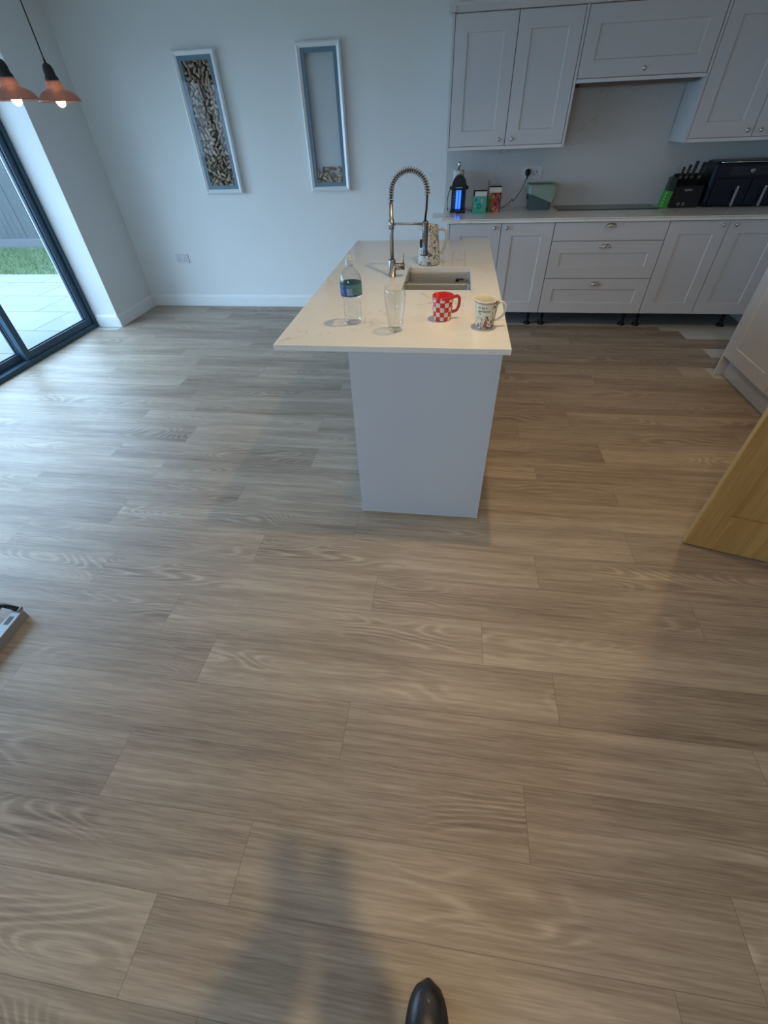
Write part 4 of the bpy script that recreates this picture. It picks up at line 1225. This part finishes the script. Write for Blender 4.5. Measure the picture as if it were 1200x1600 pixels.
# ------------------------------------------------------------------ pendants
def pendant(label, x, y, zr, s=1.0):
    r = thing('pendant_lamp', label, 'pendant lamp', (x, y, zr), None)
    bm = bmesh.new()
    pr = [(.106, 0), (.104, .006), (.094, .022), (.078, .036), (.060, .045), (.046, .049), (.042, .054), (.038, .074), (.033, .086), (.031, .087)]
    add_lathe(bm, pr, (x, y, zr), 44)
    bmesh.ops.solidify(bm, geom=bm.faces[:], thickness=.0015)
    obj('lamp_shade', bm, M['copper'], r)
    bm = bmesh.new(); add_lathe(bm, [(0, .080), (.033, .080), (.034, .092), (.030, .096), (.030, .100), (.027, .102), (.026, .125), (.021, .140), (.014, .146), (.006, .150), (.005, .165), (0, .166)], (x, y, zr), 28)
    obj('lamp_holder', bm, M['matt_black'], r)
    bm = bmesh.new(); cyl(bm, (x, y, zr+.163), (x, y, CEIL-.02), .0032, 8); obj('cord', bm, mat('cord_fabric', (.03, .03, .03), .8), r)
    bm = bmesh.new(); add_lathe(bm, [(0, -.022), (.012, -.019), (.020, -.010), (.0235, .002), (.021, .016), (.014, .032), (.012, .075), (0, .076)], (x, y, zr), 24)
    obj('bulb', bm, M['bulb'], r)
    bm = bmesh.new(); add_lathe(bm, [(0, -.0005), (.05, -.0005), (.05, -.018), (.01, -.024), (0, -.024)], (x, y, CEIL), 28); obj('ceiling_rose', bm, M['matt_black'], r)
pendant('copper pendant lamp hanging on the right, its cord in view', -2.202, 3.0, 1.690)
pendant('copper pendant lamp at the left edge, nearer the camera', -2.285, 2.78, 1.697)

# ------------------------------------------------------------------ oak door (right), open into the room
def oak_door():
    hinge = Vector((1.985, 1.374, 0)); tip = Vector((1.205, 1.586, 0))
    d = (tip-hinge); w = d.length; d.normalize(); n = Vector((-d.y, d.x, 0))
    if n.y > 0: n = -n            # front face towards the camera
    r = thing('oak_door', 'golden oak panelled door standing open at the right', 'door', hinge)
    # local: x along the door from the tip to the hinge, y depth away from the camera, z up
    m = Matrix((( -d.x, -n.x, 0, tip.x), (-d.y, -n.y, 0, tip.y), (0, 0, 1, .008), (0, 0, 0, 1)))
    H, t, st = 1.98, .035, .105
    bm = bmesh.new()
    def grid(y, s):
        pass
    # solid slab with two recessed panels on both sides, built as stiles + rails + thin panels
    zs = [0, .21, .95, 1.08, H-st, H]
    for x0, x1 in ((0, st), (w-st, w)): add_box(bm, x0, x1, 0, t, 0, H, .0015, m=m)
    for z0, z1 in ((0, zs[1]), (zs[2], zs[3]), (zs[4], H)): add_box(bm, st, w-st, 0, t, z0, z1, .0008, m=m)
    leaf = obj('leaf', bm, M['oak'], r)
    for z0, z1 in ((zs[1], zs[2]), (zs[3], zs[4])):
        bm = bmesh.new()
        add_box(bm, st, w-st, .010, t-.010, z0, z1, m=m)
        obj('panel', bm, M['oak'], r)
    bm = bmesh.new(); add_box(bm, -.0012, .0, .001, t-.001, .002, H-.002, m=m); obj('edge_lipping', bm, M['oak_edge'], r)
    bm = bmesh.new()
    for s in (-1, 1):
        y = -.001 if s < 0 else t+.001
        cyl(bm, m @ Vector((.055, y, 1.0)), m @ Vector((.055, y+s*.008, 1.0)), .026, 24)
        cyl(bm, m @ Vector((.055, y+s*.008, 1.0)), m @ Vector((.055, y+s*.05, 1.0)), .009, 16)
        add_tube(bm, [m @ Vector((.055, y+s*.048, 1.0)), m @ Vector((.11, y+s*.05, 1.0)), m @ Vector((.17, y+s*.048, 1.0))], .009, 12)
    obj('lever_handle', bm, M['steel'], r)
oak_door()
# door lining in the right wall
bm = bmesh.new()
add_box(bm, 2.0, 2.16, 1.372, 1.40, 0, 2.04, .001); add_box(bm, 2.0, 2.16, .52, .548, 0, 2.04, .001); add_box(bm, 2.0, 2.16, .548, 1.372, 2.012, 2.04, .001)
o = struct('trim_1', bm, M['skirting'], 'white door lining of the oak door')

# ------------------------------------------------------------------ metal frame on the floor at the left edge
def floor_tool():
    r = thing('flooring_cutter', 'grey metal slotted frame lying on the floor at the left edge', 'tool', (-1.95, .6, 0))
    m = Matrix.Translation((-1.765, .845, 0)) @ Matrix.Rotation(math.radians(3), 4, 'Z')
    grey = mat('zinc_grey', (.30, .32, .34), .45, metal=.3)
    bm = bmesh.new(); add_box(bm, -.050, 0, -.62, 0, .030, .045, .002, m=m); add_box(bm, -.008, 0, -.62, 0, .0, .030, .001, m=m)
    obj('side_rail', bm, grey, r)
    bm = bmesh.new()
    for i in range(6): add_box(bm, -.036, -.016, -.075-i*.1, -.035-i*.1, .0452, .0462, m=m)
    obj('slot', bm, M['black'], r)
    bm = bmesh.new(); add_box(bm, -.40, -.350, -.62, 0, .030, .045, .002, m=m); add_box(bm, -.40, -.392, -.62, 0, 0, .030, .001, m=m); obj('side_rail', bm, grey, r)
    bm = bmesh.new(); add_tube(bm, [m @ Vector(p) for p in ((-.02, .0, .05), (-.10, .012, .055), (-.20, .0, .055), (-.38, -.005, .05))], .010, 10); obj('cross_bar', bm, M['black'], r)
    obj('base_plate', (lambda q: (add_box(q, -.35, -.050, -.60, -.06, .004, .020, .002, m=m), q)[1])(bmesh.new()), M['dark_steel'], r)
    bm = bmesh.new(); add_prism(bm, [(-.150, .045), (-.105, .045), (-.115, .095)], 'y', -.012, .006, m=m); add_prism(bm, [(-.030, .045), (-.004, .045), (.004, .068)], 'y', -.012, .006, m=m); obj('bracket', bm, grey, r)
floor_tool()

# ------------------------------------------------------------------ the person holding the camera (only a shoe tip is in view)
def skin_mesh(name, verts, edges, radii, mt, parent, root=0, sub=2):
    me = bpy.data.meshes.new(name); base = wloc(parent)
    me.from_pydata([Vector(v)-base for v in verts], edges, [])
    o = bpy.data.objects.new(name, me); COL.objects.link(o); o.parent = parent
    md = o.modifiers.new('s', 'SKIN'); md.use_smooth_shade = True
    for i, rr in enumerate(radii):
        rr = rr if isinstance(rr, tuple) else (rr, rr)
        me.skin_vertices[0].data[i].radius = rr; me.skin_vertices[0].data[i].use_root = (i == root)
    ss = o.modifiers.new('ss', 'SUBSURF'); ss.levels = sub; ss.render_levels = sub
    me.materials.append(mt)
    return o
def person():
    r = thing('person', 'person standing behind the camera, only the tip of a black shoe showing', 'person', (0, -.24, 0))
    skin = mat('skin', (.55, .36, .27), .5, **{'Subsurface Weight': .1})
    cloth = paint('dark_trousers', (.03, .034, .045), .9, .3, 300); top = paint('grey_jumper', (.12, .13, .15), .9, .3, 300)
    V, E, R = [], [], []
    def add(p, rr, prev=None):
        V.append(p); R.append(rr)
        if prev is not None: E.append((prev, len(V)-1))
        return len(V)-1
    pel = add((-.03, -.32, .95), .12)
    w1 = add((-.03, -.31, 1.10), .115, pel); ch = add((-.03, -.30, 1.32), .135, w1); nb = add((-.03, -.30, 1.47), .065, ch); nk = add((-.03, -.285, 1.54), .052, nb)
    h1 = add((-.03, -.255, 1.60), .072, nk); h2 = add((-.03, -.25, 1.68), .086, h1); h3 = add((-.03, -.25, 1.745), .068, h2)
    for s in (-1, 1):
        sh = add((-.03+s*.17, -.30, 1.42), .055, ch); el = add((-.03+s*.12, -.23, 1.17), .042, sh); wr = add((s*.024, -.085, 1.46), .026, el); pm = add((s*.021, -.052, 1.52), .025, wr)
        for q, (dx, dz, ln) in enumerate(((.0, .02, .055), (-.004, .008, .06), (-.004, -.006, .056), (0, -.02, .045))):
            f1 = add((s*(.030+dx), -.044, 1.545+dz*.8), .0090, pm); f2 = add((s*(.027+dx), -.038, 1.563+dz*.8), .0082, f1); add((s*(.014+dx), -.038, 1.569+dz*.8), .0075, f2)
        t1 = add((s*.012, -.066, 1.542), .0105, pm); add((s*.008, -.060, 1.562), .009, t1)
        hp = add((-.03+s*.085, -.31, .88), .092, pel); kn = add((-.03+s*.095, -.27, .49), .058, hp); an = add((-.03+s*.095, -.27, .10), .040, kn)
        add((-.03+s*.095, -.20, .055), .036, an)
    skin_mesh('body', V, E, R, skin, r)
    # clothing shells
    V, E, R = [], [], []
    pel = add((-.03, -.32, .94), (.155, .12)); add((-.03, -.32, 1.0), (.15, .115), pel)
    for s in (-1, 1):
        hp = add((-.03+s*.088, -.31, .84), .100, pel); kn = add((-.03+s*.095, -.27, .49), .074, hp); add((-.03+s*.095, -.27, .10), .062, kn)
    skin_mesh('trousers', V, E, R, cloth, r)
    V, E, R = [], [], []
    a0 = add((-.03, -.32, .93), .145); a1 = add((-.03, -.31, 1.12), .135, a0); a2 = add((-.03, -.30, 1.33), .150, a1); add((-.03, -.30, 1.47), .078, a2)
    for s in (-1, 1):
        sh = add((-.03+s*.175, -.30, 1.42), .066, a2); el = add((-.03+s*.122, -.23, 1.17), .058, sh); add((s*.028, -.097, 1.43), .042, el)
    skin_mesh('jumper', V, E, R, top, r)
    # face and hair
    bm = bmesh.new(); add_lathe(bm, [(0, .105), (.045, .098), (.080, .065), (.095, .02), (.092, -.03), (.070, -.055)], (-.03, -.262, 1.70), 24); obj('hair', bm, mat('brown_hair', (.05, .03, .02), .7), r)
    bm = bmesh.new(); add_tube(bm, [(-.03, -.168, 1.685), (-.03, -.152, 1.655), (-.03, -.165, 1.645)], [.007, .012, .008], 8); obj('nose', bm, skin, r)
    bm = bmesh.new()
    for s in (-1, 1): add_lathe(bm, [(0, .010), (.007, .007), (.010, 0), (.007, -.007), (0, -.010)], (-.03+s*.032, -.172, 1.69), 12)
    obj('eyes', bm, mat('eye_white', (.7, .7, .7), .2), r)
    bm = bmesh.new(); add_tube(bm, [(-.055, -.172, 1.615), (-.03, -.165, 1.612), (-.005, -.172, 1.615)], .005, 8); obj('mouth', bm, mat('lips', (.45, .18, .15), .5), r)
    # shoes
    def shoe(cx, toe_y, lab=None):
        bm = bmesh.new(); n = 20; rings = []
        for i in range(n+1):
            t = i/n; y = toe_y-.292*t
            if t < .42: hw = .049*math.sqrt(max(.003, 1-(1-min(1, t/.33))**2.3))
            elif t < .7: hw = .050-.013*math.sin((t-.42)/.28*math.pi/2)
            else: hw = .037*math.sqrt(max(0.0001, 1-((t-.7)/.3)**4*.85))
            top_ = .022+.028*min(1, (t/.2))**.5+.055*max(0, min(1, (t-.32)/.3))**1.2
            lean = .004*math.sin(t*3)
            ring = []
            for k in range(16):
                a = 2*math.pi*k/16
                xx = hw*math.copysign(abs(math.cos(a))**.75, math.cos(a)); zz = math.sin(a)
                z = .012+(top_-.012)*(zz if zz > 0 else 0)**.85 if zz > 0 else .012+.006*zz
                ring.append(bm.verts.new((cx+xx+lean, y, z)))
            rings.append(ring)
        for A, C in zip(rings, rings[1:]):
            for k in range(16):
                f = bm.faces.new((A[k], A[(k+1) % 16], C[(k+1) % 16], C[k])); f.smooth = True
        bm.faces.new(rings[0]); bm.faces.new(rings[-1])
        lm = mat('black_leather', (.014, .016, .022), .38); g = G(lm)
        nn = g.noise(g.pos(), 130, 4, .6); sc = g.ramp(g.noise(g.pos(), 60, 3, .7), .68, .72)
        g.color(g.mix(g.math('MULTIPLY', sc, .5), c4(.014, .016, .022), c4(.18, .19, .21))); g.bump(nn, .35, .002)
        sh = obj('shoe', bm, lm, r)
        bm = bmesh.new(); out = []
        for i in range(n+1):
            t = i/n; y = toe_y+.003-.298*t
            if t < .42: hw = .052*math.sqrt(max(.003, 1-(1-min(1, t/.33))**2.3))
            elif t < .7: hw = .053-.013*math.sin((t-.42)/.28*math.pi/2)
            else: hw = .040*math.sqrt(max(0.0001, 1-((t-.7)/.3)**4*.85))
            out.append((hw, y))
        poly = [(cx+.002+w, y) for w, y in out]+[(cx+.002-w, y) for w, y in out[::-1]]
        add_prism(bm, poly, 'z', .0005, .011); obj('sole', bm, M['matt_black'], sh)
    shoe(.058, -.012); shoe(-.125, -.17)
person()
